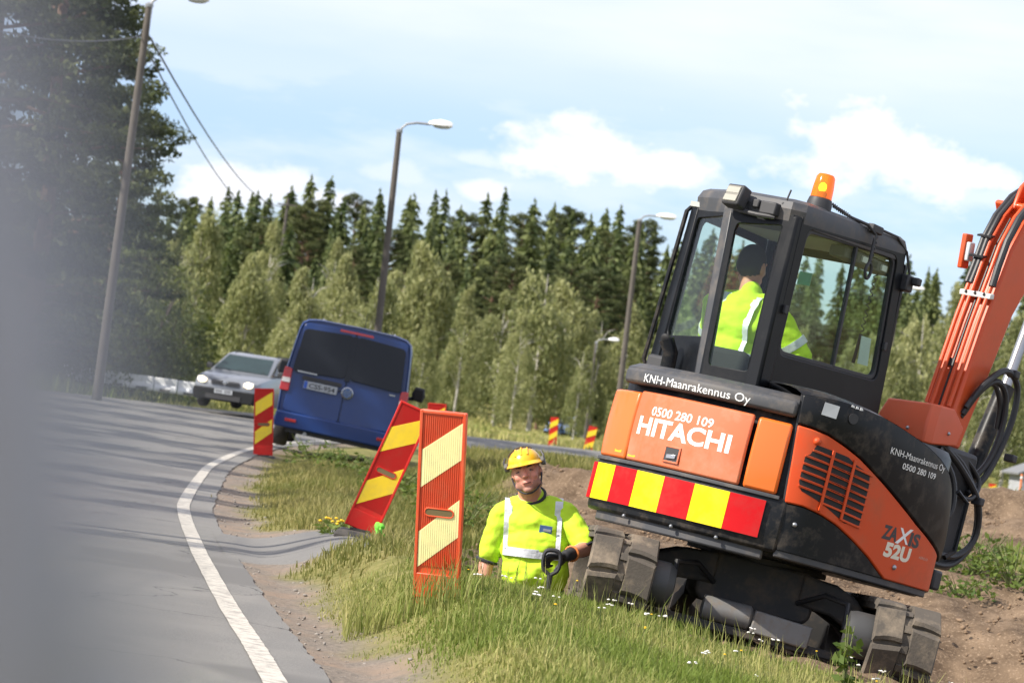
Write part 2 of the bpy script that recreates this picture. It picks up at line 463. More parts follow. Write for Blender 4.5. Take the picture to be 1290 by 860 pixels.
def gramp(f, lo, hi):
    m = gnode('ShaderNodeMapRange'); m.inputs[1].default_value = lo; m.inputs[2].default_value = hi; t.links.new(f, m.inputs[0]); return m.outputs[0]


gco = gnode('ShaderNodeTexCoord')
soil = gmix(gramp(gnoise(2.5), 0.35, 0.68), (0.082, 0.055, 0.035), (0.215, 0.152, 0.10))
soil = gmix(gramp(gnoise(40, 3), 0.56, 0.7), soil, (0.30, 0.22, 0.15))
grav = gmix(gramp(gnoise(30, 4, 0.7), 0.35, 0.7), (0.15, 0.13, 0.11), (0.27, 0.225, 0.185))
grav = gmix(gramp(gnoise(2.2, 3), 0.45, 0.65), grav, (0.25, 0.19, 0.145))
turf = gmix(gramp(gnoise(0.8), 0.35, 0.65), (0.10, 0.11, 0.03), (0.21, 0.19, 0.065))
turf = gmix(gramp(gnoise(9, 5), 0.45, 0.75), turf, (0.27, 0.235, 0.10))
at1 = gnode('ShaderNodeAttribute'); at1.attribute_name = 'dirt'; at2 = gnode('ShaderNodeAttribute'); at2.attribute_name = 'gravel'
gcol = gmix(at2.outputs['Fac'], gmix(at1.outputs['Fac'], turf, soil), grav)
t.links.new(gcol, p.inputs['Base Color'])
bp = gnode('ShaderNodeBump'); bp.inputs['Strength'].default_value = 0.6; bp.inputs['Distance'].default_value = 0.04
t.links.new(gnoise(22, 6, 0.7), bp.inputs['Height']); t.links.new(bp.outputs[0], p.inputs['Normal'])
ground = np_mesh('ground', verts, faces, gm, smooth=True); tag(ground, kind='structure')
for nm, arr in (('dirt', dirt), ('gravel', gravel)):
    a = ground.data.attributes.new(nm, 'FLOAT', 'POINT'); a.data.foreach_set('value', arr.astype(np.float32).ravel())

# ---- road sheet along the edge line, and the painted line on it
tang = np.gradient(LP, axis=0); tang /= np.linalg.norm(tang, axis=1)[:, None]
nor = np.stack([tang[:, 1], -tang[:, 0]], -1)                       # to the right of travel


def strip(name, s_edges, mat, dz, jitter=0.0, lo=0, hi=None):
    idx = range(lo, hi or len(LP)); v = []; r = random.Random(5)
    for i in idx:
        for s in s_edges:
            q = LP[i] + nor[i] * (s + (r.uniform(-jitter, jitter) if abs(s - s_edges[-1]) < 1e-6 or abs(s - s_edges[0]) < 1e-6 else 0))
            v.append((q[0], q[1], (min(0.26, -0.028 * s)) - 0.15 * float(smoothstep(60, 80, q[1])) + dz))
    n = len(s_edges); f = []
    for i in range(len(idx) - 1):
        for j in range(n - 1): f.append((i * n + j, i * n + j + 1, (i + 1) * n + j + 1, (i + 1) * n + j))
    return np_mesh(name, np.array(v), np.array(f), mat, smooth=True)


am = bpy.data.materials.new('asphalt'); am.use_nodes = True; t = am.node_tree; p = t.nodes['Principled BSDF']
p.inputs['Roughness'].default_value = 0.85; gco = gnode('ShaderNodeTexCoord')
ac = gmix(gramp(gnoise(160, 2), 0.3, 0.75), (0.088, 0.085, 0.081), (0.25, 0.24, 0.222))
ac = gmix(gramp(gnoise(0.7, 6, 0.65), 0.42, 0.7), ac, (0.21, 0.20, 0.183))
mpn = gnode('ShaderNodeMapping'); mpn.inputs['Scale'].default_value = (1.6, 0.08, 1); mpn.inputs['Rotation'].default_value = (0, 0, 0.12)
t.links.new(gco.outputs['Object'], mpn.inputs[0]); nn = gnode('ShaderNodeTexNoise'); nn.inputs['Scale'].default_value = 1.0; nn.inputs['Detail'].default_value = 4
t.links.new(mpn.outputs[0], nn.inputs['Vector'])
ac = gmix(gramp(nn.outputs['Fac'], 0.5, 0.75), ac, (0.115, 0.112, 0.11))
wv = gnode('ShaderNodeTexNoise'); wv.inputs['Scale'].default_value = 1.3; wv.inputs['Detail'].default_value = 6; t.links.new(gco.outputs['Object'], wv.inputs['Vector'])
wa = gnode('ShaderNodeVectorMath'); wa.operation = 'MULTIPLY_ADD'; t.links.new(wv.outputs['Color'], wa.inputs[0]); wa.inputs[1].default_value = (1.2, 1.2, 0); t.links.new(gco.outputs['Object'], wa.inputs[2])
vc = gnode('ShaderNodeTexVoronoi'); vc.feature = 'DISTANCE_TO_EDGE'; vc.inputs['Scale'].default_value = 0.42; t.links.new(wa.outputs[0], vc.inputs['Vector'])
crk = gnode('ShaderNodeMapRange'); crk.inputs[1].default_value = 0.006; crk.inputs[2].default_value = 0.0; t.links.new(vc.outputs['Distance'], crk.inputs[0])
ac = gmix(crk.outputs[0], ac, (0.03, 0.03, 0.03))
ac = gmix(gramp(gnoise(0.35, 3), 0.55, 0.60), ac, (0.125, 0.12, 0.113))
t.links.new(ac, p.inputs['Base Color'])
bp = gnode('ShaderNodeBump'); bp.inputs['Strength'].default_value = 0.4; bp.inputs['Distance'].default_value = 0.006
t.links.new(gnoise(120, 3), bp.inputs['Height']); t.links.new(bp.outputs[0], p.inputs['Normal'])
tag(strip('road', [-ROADW, -6, -4, -2, -1, -0.4, 0, 0.15, 0.26], am, 0.012, 0.012), kind='structure')

lm = bpy.data.materials.new('worn_white_line_paint'); lm.use_nodes = True; t = lm.node_tree; p = t.nodes['Principled BSDF']
p.inputs['Roughness'].default_value = 0.7; gco = gnode('ShaderNodeTexCoord')
lc = gmix(gramp(gnoise(14, 8, 0.75), 0.46, 0.64), (0.52, 0.485, 0.42), (0.22, 0.20, 0.18))
lc = gmix(gramp(gnoise(90, 2), 0.6, 0.75), lc, (0.3, 0.28, 0.26))
t.links.new(lc, p.inputs['Base Color'])
tag(strip('road_edge_line', [-0.055, 0.055], lm, 0.018, 0.002), kind='structure')


def zg(x, y): return float(zground(np.array([x]), np.array([y]))[0])


# ================================================================ GRASS AND SOIL DETAIL
verge_m = leaf_mat('verge_blades', (0.085, 0.11, 0.02), (0.30, 0.26, 0.10), 0.3, (0.25, 0.30, 0.05))
grass_m = leaf_mat('grass_blades', (0.125, 0.19, 0.025), (0.42, 0.38, 0.15), 0.3, (0.25, 0.32, 0.05))


def blades(name, n, xr, yr, hr, wr, dens=None, dry=0.3, mat=None, bend=0.5, full=False):
    x = rng.uniform(*xr, n); y = rng.uniform(*yr, n); s = line_s(x, y)
    d, g = masks(x, y, s); cl = 0.5 + 0.5 * np.clip(fbm(x * 1.1, y * 1.1, 90, 3), -1, 1)
    keep = rng.uniform(0, 1, n) < np.clip(1 - d * 1.05, 0, 1) * np.clip(1 - g * 1.02, 0, 1) * smoothstep(0.3, 0.85, s + 0.22 * np.clip(fbm(x * 1.7, y * 1.7, 91, 3), -1, 1)) * (0.70 + 0.30 * cl)
    if full: keep = s > 0.45
    if dens is not None: keep &= rng.uniform(0, 1, n) < dens(x, y, s)
    x = x[keep]; y = y[keep]; s = s[keep]; cl = cl[keep]; n = len(x)
    z = zground(x, y, s) - 0.02
    h = rng.uniform(*hr, n) * (0.78 + 0.42 * cl) * (1.0 if full else 0.4 + 0.6 * smoothstep(0.5, 1.4, s)); w = rng.uniform(*wr, n)
    a = rng.uniform(0, 2 * PI, n); ln = h * rng.uniform(0.1, bend, n); b = rng.uniform(0, PI, n)
    dx, dy = np.cos(a) * ln, np.sin(a) * ln; wx, wy = np.cos(b) * w / 2, np.sin(b) * w / 2
    v = np.empty((n, 5, 3))
    v[:, 0] = np.stack([x - wx, y - wy, z], -1); v[:, 1] = np.stack([x + wx, y + wy, z], -1)
    v[:, 2] = np.stack([x - wx * .8 + dx * .35, y - wy * .8 + dy * .35, z + h * .6], -1); v[:, 3] = np.stack([x + wx * .8 + dx * .35, y + wy * .8 + dy * .35, z + h * .6], -1)
    v[:, 4] = np.stack([x + dx, y + dy, z + h * (1 - 0.25 * (ln / h))], -1)
    base = np.arange(n)[:, None] * 5
    f = np.concatenate([base + np.array([0, 1, 3]), base + np.array([0, 3, 2]), base + np.array([2, 3, 4])])
    dr = np.clip(dry + 0.5 * fbm(x * 0.7, y * 0.7, 33, 3) - 0.35 * smoothstep(1.2, 2.0, s) + rng.normal(0, 0.22, n), 0, 1)
    tone = np.repeat(dr, 5)
    return np_mesh(name, v.reshape(-1, 3), f, mat or grass_m, tone)


tag(blades('grass', 185000, (-1.2, 4.2), (11.6, 18.6), (0.035, 0.105), (0.005, 0.010), dry=0.56), kind='stuff')
tag(blades('board_grass', 360, (-0.66, -0.04), (15.75, 16.14), (0.12, 0.30), (0.004, 0.008), dry=0.7, bend=0.4, full=True), kind='stuff')
tag(blades('tall_grass', 2600, (-0.9, 3.2), (13.5, 18.4), (0.12, 0.26), (0.003, 0.006), dry=0.85, bend=0.35), kind='stuff')
tag(blades('verge_grass', 95000, (-3.3, 1.2), (18.6, 45), (0.07, 0.19), (0.006, 0.014), dry=0.74, mat=verge_m), kind='stuff')
tag(blades('bank_grass', 60000, (-1.0, 9), (36, 78), (0.10, 0.30), (0.012, 0.030), dry=0.8, mat=verge_m), kind='stuff')
tag(blades('mound_grass', 16000, (3.0, 8), (17, 35), (0.08, 0.26), (0.010, 0.02), dry=0.2), kind='stuff')


def farfield(name, n, xr, yr, hr, wr, dry):
    x = rng.uniform(*xr, n); y = rng.uniform(*yr, n); s = line_s(x, y); k = s < -ROADW - 0.4
    if name == 'roadside_weeds': k &= x < -10.2
    x = x[k]; y = y[k]; n = len(x); z = zground(x, y) - 0.03; h = rng.uniform(*hr, n) * np.where((y > 115) & (np.abs(x - 2.5) < 3), .4, 1); w = rng.uniform(*wr, n); b = rng.uniform(0, PI, n)
    wx, wy = np.cos(b) * w, np.sin(b) * w; l = rng.normal(0, 0.3, (n, 2)) * h[:, None]
    v = np.empty((n, 3, 3)); v[:, 0] = np.stack([x - wx, y - wy, z], -1); v[:, 1] = np.stack([x + wx, y + wy, z], -1); v[:, 2] = np.stack([x + l[:, 0], y + l[:, 1], z + h], -1)
    f = np.arange(n * 3).reshape(-1, 3)
    tone = np.repeat(np.clip(dry + 0.4 * fbm(x * 0.15, y * 0.15, 44, 3) + rng.normal(0, 0.2, n), 0, 1), 3)
    return np_mesh(name, v.reshape(-1, 3), f, grass_m, tone)


tag(farfield('field_grass', 50000, (-25, 35), (84, 200), (0.12, 0.42), (0.03, 0.09), 0.6), kind='stuff')
tag(farfield('roadside_weeds', 5000, (-14, -6), (60, 110), (0.25, 0.7), (0.03, 0.09), 0.25), kind='stuff')

# asphalt spur where a field track meets the road
sx_, sy_ = np.meshgrid(np.linspace(0, 1, 26), np.linspace(0, 1, 30)); yy = 20.9 + 3.3 * sy_; lx_ = np.interp(yy, LP[:, 1][:200], LP[:, 0][:200]); xx = lx_ + .18 + (.80 + .16 * np.sin(sy_ * 9) + .5 * np.sin(PI * sy_)) * sx_
zz = zground(xx, yy) + .016 - .03 * smoothstep(.85, 1, sx_) - .03 * smoothstep(.1, 0, sy_) - .03 * smoothstep(.9, 1, sy_)
ii = (np.arange(29)[:, None] * 26 + np.arange(25)[None]).ravel()
tag(np_mesh('road_spur', np.stack([xx, yy, zz], -1).reshape(-1, 3), np.stack([ii, ii + 1, ii + 27, ii + 26], -1), am, smooth=True), kind='structure')

# wildflowers: yarrow heads and hawkbit
wf = MB(); r = random.Random(3)
for k in range(70):
    x, y = r.uniform(-0.6, 3.0), r.uniform(14, 18.0); s_ = float(line_s(np.array([x]), np.array([y]))[0])
    if s_ < 1.1: continue
    z = zg(x, y); h = r.uniform(0.06, 0.15); yel = r.random() < 0.4
    tx, ty = x + r.uniform(-.03, .03), y + r.uniform(-.03, .03)
    wf.tube([(x, y, z - 0.01), (tx, ty, z + h)], 0.002, 3, 2)
    for q in range(1 if yel else r.randint(2, 5)):
        ox, oy = (0, 0) if yel else (r.uniform(-.02, .02), r.uniform(-.02, .02)); rr = r.uniform(.006, .010)
        wf.ell((tx + ox, ty + oy, z + h + r.uniform(0, .008)), (rr, rr, rr * .5), None, 6, 4, 1 if yel else 0)
o = wf.build('wildflowers', [pm('white_petal', (0.75, 0.73, 0.68), 0.8), pm('yellow_petal', (0.8, 0.5, 0.02), 0.8), pm('flower_stem', (0.12, 0.17, 0.04), 0.8)], smooth=False); tag(o, kind='stuff')

# yellow flowers beside the leaning board and leafy weeds on the mound
leafy = leaf_mat('weed_leaves', (0.045, 0.085, 0.015), (0.14, 0.19, 0.04), 0.3)


def weed(name, label, x, y, h, rr, n, group, dz=0.0, flower=None):
    z = zg(x, y) + dz; root = empty(name, label, 'plant', (x, y, z), group)
    st = MB(); V = []; Tn = []; r = np.random.default_rng(int(abs(x * 131 + y * 17)) + n)
    for k in range(max(3, n // 14)):
        a = r.uniform(0, 2 * PI); st.tube([(0, 0, -.02), (math.cos(a) * rr * .4, math.sin(a) * rr * .4, h * .55), (math.cos(a) * rr * .75, math.sin(a) * rr * .75, h * r.uniform(.7, 1.05))], [.005, .004, .002], 4)
    st.build('stem', pm('weed_stem', (0.13, 0.15, 0.05), 0.8), root)
    for k in range(n):
        a = r.uniform(0, 2 * PI); q = r.uniform(0.1, 1) ** .6 * rr; c = np.array([math.cos(a) * q, math.sin(a) * q, h * r.uniform(.08, 1.0) * (1 - .35 * q / rr)])
        L = r.uniform(.03, .075); d = r.normal(0, 1, 3); d[2] *= .5; d /= np.linalg.norm(d); w = np.cross(d, r.normal(0, 1, 3)); w /= np.linalg.norm(w)
        V += [c - d * L * .5, c + w * L * .3, c + d * L * .6, c - w * L * .3]; Tn += [r.uniform(0, 1)] * 4
    np_mesh('leaves', np.array(V), np.arange(len(V)).reshape(-1, 4), leafy, np.array(Tn), root)
    if flower:
        for k in range(12):
            fm = MB(); a = r.uniform(0, 2 * PI); fm.ell((math.cos(a) * rr * r.uniform(.2, .9), math.sin(a) * rr * r.uniform(.2, .9), h * r.uniform(.8, 1.1)), (.014, .014, .009), None, 6, 4)
            fm.build('flower_head', flower, root)
    return root


q = at(1230, 712, 27.5); weed('leafy_weed', 'bushy green weed on the earth mound beside the excavator', q.x, 27.5, 0.42, 0.35, 420, 'weeds on the earth mound')
q = at(1275, 735, 26.5); weed('leafy_weed', 'green weed at the right edge of the frame on bare earth', q.x, 26.5, 0.40, 0.36, 380, 'weeds on the earth mound')
q = at(1210, 735, 26); weed('leafy_weed', 'low spreading weed on the earth below the bushy weed', q.x, 26, 0.2, 0.3, 200, 'weeds on the earth mound')
q = at(1070, 800, 15.3); weed('weed_stalk', 'slender weed stalk standing before the near right track', q.x, 15.3, 0.42, 0.06, 60, None, 0)
q = at(420, 660, 23.4); weed('flowering_weed', 'small weed with yellow flowers left of the leaning marker board', q.x, 23.4, 0.12, 0.14, 60, None, 0, MATS['yellow_petal'])
for i, (a, b, d) in enumerate([(610, 660, 20), (590, 640, 22), (585, 615, 27), (500, 600, 34), (440, 590, 40), (395, 585, 44), (560, 600, 33)]):
    q = at(a, b, d); s_ = float(line_s(np.array([q.x]), np.array([d]))[0])
    weed('verge_shrub', ['dark green shrub at the trench edge left of the worker', 'green shrub on the verge behind the upright marker board', 'low shrub behind the top of the upright marker board', 'low green shrub behind the leaning marker board', 'green shrub on the verge below the van', 'low dry shrub at the rear wheel of the van', 'spreading shrub between the leaning board and the trench'][i],
         q.x, d, 0.34 + 0.05 * (i % 3), 0.38 + .04 * d / 20, 330, 'shrubs on the verge')

# soil clods and stones, scattered on the bare earth and the gravel shoulder
ico = bmesh.new(); bmesh.ops.create_icosphere(ico, subdivisions=1, radius=1); iv = np.array([v.co[:] for v in ico.verts]); fi = np.array([[v.index for v in f.verts] for f in ico.faces]); ico.free()


def clods(name, n, xr, yr, sr, mat, which):
    x = rng.uniform(*xr, n); y = rng.uniform(*yr, n); s = line_s(x, y); d, g = masks(x, y, s)
    k = rng.uniform(0, 1, n) < (d if which == 'dirt' else g * 0.9); x, y, s = x[k], y[k], s[k]; n = len(x)
    z = zground(x, y, s); sz = sr[0] + (sr[1] - sr[0]) * rng.uniform(0, 1, n) ** 5
    v = iv[None] * sz[:, None, None] * rng.uniform(0.6, 1.3, (n, 1, 3)) * np.array([1, 1, .7]) * rng.uniform(0.6, 1.3, (n, len(iv), 1))
    v = v + np.stack([x, y, z + sz * 0.35], -1)[:, None, :]
    f = fi[None] + (np.arange(n) * len(iv))[:, None, None]
    return np_mesh(name, v.reshape(-1, 3), f.reshape(-1, 3), mat)


clod_m = pm('clod_earth', (0.20, 0.135, 0.083), 0.95, var=0.4, scale=3)
tag(clods('soil_clods', 26000, (-0.6, 8), (16, 40), (0.004, 0.030), clod_m, 'dirt'), kind='stuff')
tag(clods('gravel', 9000, (-3.6, 1), (12.8, 42), (0.004, 0.016), pm('stone_grey', (0.25, 0.225, 0.2), 0.9, var=0.5, scale=6), 'gravel'), kind='stuff')

# ================================================================ TREES
bark_pine = pm('pine_bark', (0.16, 0.095, 0.06), 0.9, var=0.35, scale=9, bump=0.6)
bark_dark = pm('spruce_bark', (0.085, 0.065, 0.05), 0.9, var=0.3, scale=9)
bark_birch = pm('birch_bark', (0.55, 0.52, 0.47), 0.8, var=0.1, scale=4, dirt=(0.05, 0.045, 0.04), damt=0.95, dscale=2.2)
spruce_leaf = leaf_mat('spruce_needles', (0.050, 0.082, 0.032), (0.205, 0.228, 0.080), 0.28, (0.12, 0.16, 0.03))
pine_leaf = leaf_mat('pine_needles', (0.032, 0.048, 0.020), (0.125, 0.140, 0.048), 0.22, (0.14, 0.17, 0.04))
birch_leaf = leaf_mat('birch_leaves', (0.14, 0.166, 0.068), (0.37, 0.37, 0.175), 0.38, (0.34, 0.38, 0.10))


def quads(C, D, Wd, L, Wn):
    """Diamond leaf cards: centres C, long axis D, width axis Wd, half length L, half width Wn."""
    L = L[:, None]; Wn = Wn[:, None]
    v = np.stack([C - D * L, C + Wd * Wn - D * L * 0.1, C + D * L, C - Wd * Wn - D * L * 0.1], 1)
    return v.reshape(-1, 3), np.arange(len(C) * 4).reshape(-1, 4)


def unit(a): return a / np.linalg.norm(a, axis=-1, keepdims=True)


def spruce_mesh(seed, H, Rm, narrow=0.85):
    r = np.random.default_rng(seed); C = []; D = []; T = []; L = []
    nz = int(H * 3.0)
    for k in range(nz):
        zz = H * (0.04 + 0.95 * k / nz) + r.uniform(-.1, .1); q = 1 - zz / H; R = Rm * (q ** narrow) * (0.75 + 0.25 * min(1, zz / (H * .2)))
        nb = max(5, int(6 + 7 * q)); a0 = r.uniform(0, 2 * PI)
        for b in range(nb):
            a = a0 + 2 * PI * b / nb + r.uniform(-.35, .35); Lb = R * r.uniform(0.55, 1.15); tn = r.uniform(0, 1)
            m = max(2, int(Lb / 0.30))
            for j in range(m):
                u = (j + r.uniform(.3, 1)) / m; rad_ = Lb * u
                C.append([math.cos(a) * rad_ + r.normal(0, .08), math.sin(a) * rad_ + r.normal(0, .08), zz - 0.30 * rad_ + 0.10 * rad_ * u + r.normal(0, .06)])
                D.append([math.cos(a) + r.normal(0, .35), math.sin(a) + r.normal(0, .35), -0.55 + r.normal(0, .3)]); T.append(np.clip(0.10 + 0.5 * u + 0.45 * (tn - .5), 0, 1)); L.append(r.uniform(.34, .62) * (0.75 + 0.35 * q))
    for k in range(7): C.append([r.normal(0, .06), r.normal(0, .06), H * (0.975 + .006 * k)]); D.append([r.normal(0, .2), r.normal(0, .2), 1]); T.append(.6); L.append(.25)
    C = np.array(C); D = unit(np.array(D)); Wd = unit(np.cross(D, r.normal(0, 1, D.shape))); L = np.array(L)
    v, f = quads(C, D, Wd, L, L * 0.48); return v, f, np.repeat(np.array(T), 4)


def puff_mesh(seed, centres, radii, per, size, flat=1.0, hang=0.0, tonebase=0.15):
    """Clumps of small leaf cards round the given centres, denser towards the outside of each clump."""
    r = np.random.default_rng(seed); C = []; T = []
    for c, R in zip(centres, radii):
        n = int(per * R ** 1.6) + 6; d = unit(r.normal(0, 1, (n, 3))); q = R * r.uniform(0.25, 1.0, (n, 1)) ** 0.6
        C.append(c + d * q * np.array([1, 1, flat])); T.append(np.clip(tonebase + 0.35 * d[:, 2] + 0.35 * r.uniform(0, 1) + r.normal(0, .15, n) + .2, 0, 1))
    C = np.concatenate(C); T = np.concatenate(T); D = unit(r.normal(0, 1, C.shape) * np.array([1, 1, .8]) + np.array([0, 0, -hang])); Wd = unit(np.cross(D, r.normal(0, 1, D.shape)))
    L = r.uniform(0.6, 1.3, len(C)) * size
    v, f = quads(C, D, Wd, L, L * 0.45); return v, f, np.repeat(T, 4)


def tree_root(name, label, loc, group, trunk, crown, rz=0.0, sc=1.0, lean=0.0, sx=1.0):
    root = empty(name, label, 'tree', loc, group); root.rotation_euler = (lean, lean * .6, rz); root.scale = (sc * sx, sc * sx, sc)
    for nm, me in (('trunk', trunk), ('crown', crown)):
        o = bpy.data.objects.new(nm, me); COL.objects.link(o); o.parent = root
    return root


def mesh_of(o): me = o.data; bpy.data.objects.remove(o); return me


SPR = []
for k, (H, R) in enumerate([(17, 3.3), (19, 3.2), (15, 3.5), (18, 2.8), (16, 3.0), (20, 3.6), (14, 3.3)]):
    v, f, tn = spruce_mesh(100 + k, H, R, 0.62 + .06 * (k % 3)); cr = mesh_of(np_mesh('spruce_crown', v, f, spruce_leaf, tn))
    tr = MB(); tr.tube([(0, 0, -1), (0, 0, H * .5), (0, 0, H * .97)], [.2, .13, .02], 6); SPR.append((H, mesh_of(tr.build('spruce_trunk', bark_dark)), cr))
BIR = []
for k, (H, R) in enumerate([(9.5, 2.3), (8.2, 2.0), (10.5, 2.5), (7.5, 2.2), (9.0, 1.8)]):
    r = np.random.default_rng(300 + k); cs = []; rs = []
    for j in range(340):
        zz = r.uniform(0.10, 1.0) ** 0.95; prof = math.sin(PI * min(1, (zz * .93 + .04)) ** 0.72) ** 0.8 * (1 if zz < .5 else (1.25 - .5 * zz)); a = r.uniform(0, 2 * PI); q = R * prof * r.uniform(.3, 1.05) ** .6
        cs.append(np.array([math.cos(a) * q, math.sin(a) * q, H * zz])); rs.append(r.uniform(.24, .5) * (0.8 if zz > .8 else 1))
    lean_ = r.normal(0, .35, 2); cs = [c + np.array([lean_[0], lean_[1], 0]) * (c[2] / H) ** 2 + np.array([.35 * math.sin(c[2] * 1.3 + k), .35 * math.cos(c[2] * 1.1 + k), 0]) for c in cs]
    keep = [i for i, c in enumerate(cs) if vnoise(np.array([c[0] * .8 + 9 * k + 40]), np.array([c[2] * .7 + c[1] * .6 + 40]), 70 + k)[0] > -.42]; cs = [cs[i] for i in keep]; rs = [rs[i] for i in keep]
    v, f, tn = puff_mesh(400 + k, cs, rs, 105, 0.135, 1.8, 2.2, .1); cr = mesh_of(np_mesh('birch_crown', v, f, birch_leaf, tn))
    tr = MB(); tr.tube([(0, 0, -.5), (.08, .05, H * .3), (-.06, 0, H * .6), (.03, 0, H * .96)], [.15, .115, .075, .012], 8)
    for j in range(14):
        a = r.uniform(0, 2 * PI); z0 = H * r.uniform(.22, .8); L = R * r.uniform(.5, .9); tr.tube([(0, 0, z0), (math.cos(a) * L * .5, math.sin(a) * L * .5, z0 + L * .6), (math.cos(a) * L, math.sin(a) * L, z0 + L * .75)], [.04, .025, .008], 5)
    BIR.append((H, mesh_of(tr.build('birch_trunk', bark_birch)), cr))
PIN = []
for k, (H, R, low) in enumerate([(13.5, 2.5, .10), (12.0, 2.5, .10), (16.0, 3.0, .4), (14.5, 3.3, .3)]):
    r = np.random.default_rng(500 + k); cs = []; rs = []; tr = MB(); tr.tube([(0, 0, -.5), (.1, 0, H * .35), (-.1, .1, H * .7), (0, 0, H * .98)], [.24, .19, .12, .02], 9)
    nb = 46
    for j in range(nb):
        u = (j + r.uniform(0, 1)) / nb; z0 = H * (low + (0.97 - low) * u); a = j * 2.4 + r.uniform(-.4, .4)
        L = R * (0.35 + 0.75 * math.sin(PI * (0.22 + 0.72 * u)) ** .8) * r.uniform(.65, 1.15) * (1 - .35 * u); up = 0.05 + .45 * u
        tip = np.array([math.cos(a) * L, math.sin(a) * L, z0 + L * up - .12 * L]); mid = np.array([math.cos(a) * L * .5, math.sin(a) * L * .5, z0 + L * up * .35])
        tr.tube([(0, 0, z0 - .1), tuple(mid), tuple(tip)], [.055, .035, .012], 5)
        for w in (0.42, .62, .8, .95, 1.05):
            c = (mid + (tip - mid) * (w * 2 - 1) if w > .5 else mid * 2 * w + np.array([0, 0, z0]) * (1 - 2 * w)) + r.normal(0, .14, 3) * np.array([1, 1, .4]); cs.append(c); rs.append(r.uniform(.34, .62))
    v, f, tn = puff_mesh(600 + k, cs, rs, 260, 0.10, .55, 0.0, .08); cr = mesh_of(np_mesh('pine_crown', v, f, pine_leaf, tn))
    PIN.append((H, mesh_of(tr.build('pine_trunk', bark_pine)), cr))

rt_ = random.Random(42)
# spruce forest on the rise: height of the canopy above the horizon, in pixels of the photograph, against pixel column
SKYL = [(-300, 190), (100, 195), (200, 205), (255, 212), (300, 222), (372, 236), (400, 232), (500, 236), (580, 246), (650, 258), (700, 248), (760, 250), (850, 236), (1000, 224), (1100, 222), (1180, 228), (1300, 215), (1700, 210)]


def ctop(x, d): q = 645 + FPX * x / d; return float(np.interp(q, [a for a, _ in SKYL], [b for _, b in SKYL]))


for (d0, x0, x1, stp, f0, f1) in [(204, -44, 40, 2.5, .58, .74), (216, -46, 42, 2.2, .70, .84), (232, -50, 46, 2.0, .82, .93), (248, -52, 48, 1.95, .90, .99), (264, -56, 50, 1.95, .94, 1.05)]:
    x = x0 + rt_.uniform(0, 2)
    while x < x1:
        d = d0 + rt_.uniform(-7, 7); g_ = zg(x, d); z_ = CAMH + d * ctop(x, d) / FPX * (rt_.uniform(f0, f1)); h = z_ - g_ + .1
        if rt_.random() < .20:
            H, tk, cr = PIN[2 + rt_.randrange(2)]
            tree_root('pine_tree', 'round crowned pine among the spruces of the wooded rise', (x, d, g_ - .1), 'pines of the wooded rise', tk, cr, rt_.uniform(0, 6.28), h * .96 / H, rt_.uniform(-.03, .03), rt_.uniform(.8, 1.15))
        else:
            H, tk, cr = SPR[rt_.randrange(len(SPR))]
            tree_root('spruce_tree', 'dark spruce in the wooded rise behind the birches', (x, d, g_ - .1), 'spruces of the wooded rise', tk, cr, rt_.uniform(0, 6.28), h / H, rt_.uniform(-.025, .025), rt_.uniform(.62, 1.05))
        x += stp * rt_.uniform(.5, 1.5)
# birches along the far side of the field: pixel of the top, depth
BT = [(222, 305, 175), (262, 262, 190), (345, 290, 185), (318, 330, 160), (395, 345, 170), (440, 330, 178), (480, 345, 168), (420, 310, 192), (545, 318, 172), (512, 350, 180), (590, 368, 160), (690, 340, 168), (640, 375, 178), (720, 365, 172), (760, 400, 175),
      (800, 395, 180), (600, 395, 190), (660, 400, 155), (370, 390, 150), (290, 365, 182), (230, 350, 185), (1170, 395, 160), (1205, 370, 165), (1150, 420, 175), (1250, 430, 158), (1285, 410, 165), (1130, 430, 150), (850, 400, 178), (900, 410, 172), (960, 415, 178), (1010, 420, 172), (1065, 425, 176), (1100, 430, 165),
      (185, 330, 178), (150, 340, 175), (540, 400, 150), (470, 400, 152), (1225, 470, 140), (1275, 480, 138), (735, 440, 145), (815, 455, 150)]
for i, (px_, py_, d) in enumerate(BT):
    p_ = at(px_, py_, d); H, tk, cr = BIR[i % len(BIR)]; bx_ = p_.x
    g_ = zg(bx_, d)
    tree_root('birch_tree', 'pale green birch with white trunk at the far edge of the field', (bx_, d, g_ - .05), 'birches along the far field edge', tk, cr, rt_.uniform(0, 6.28), (p_.z - g_) / H * 1.02, rt_.uniform(-.03, .03), rt_.uniform(.55, .92) * 9.0 / max(6.5, p_.z - g_) ** .5 * .34)
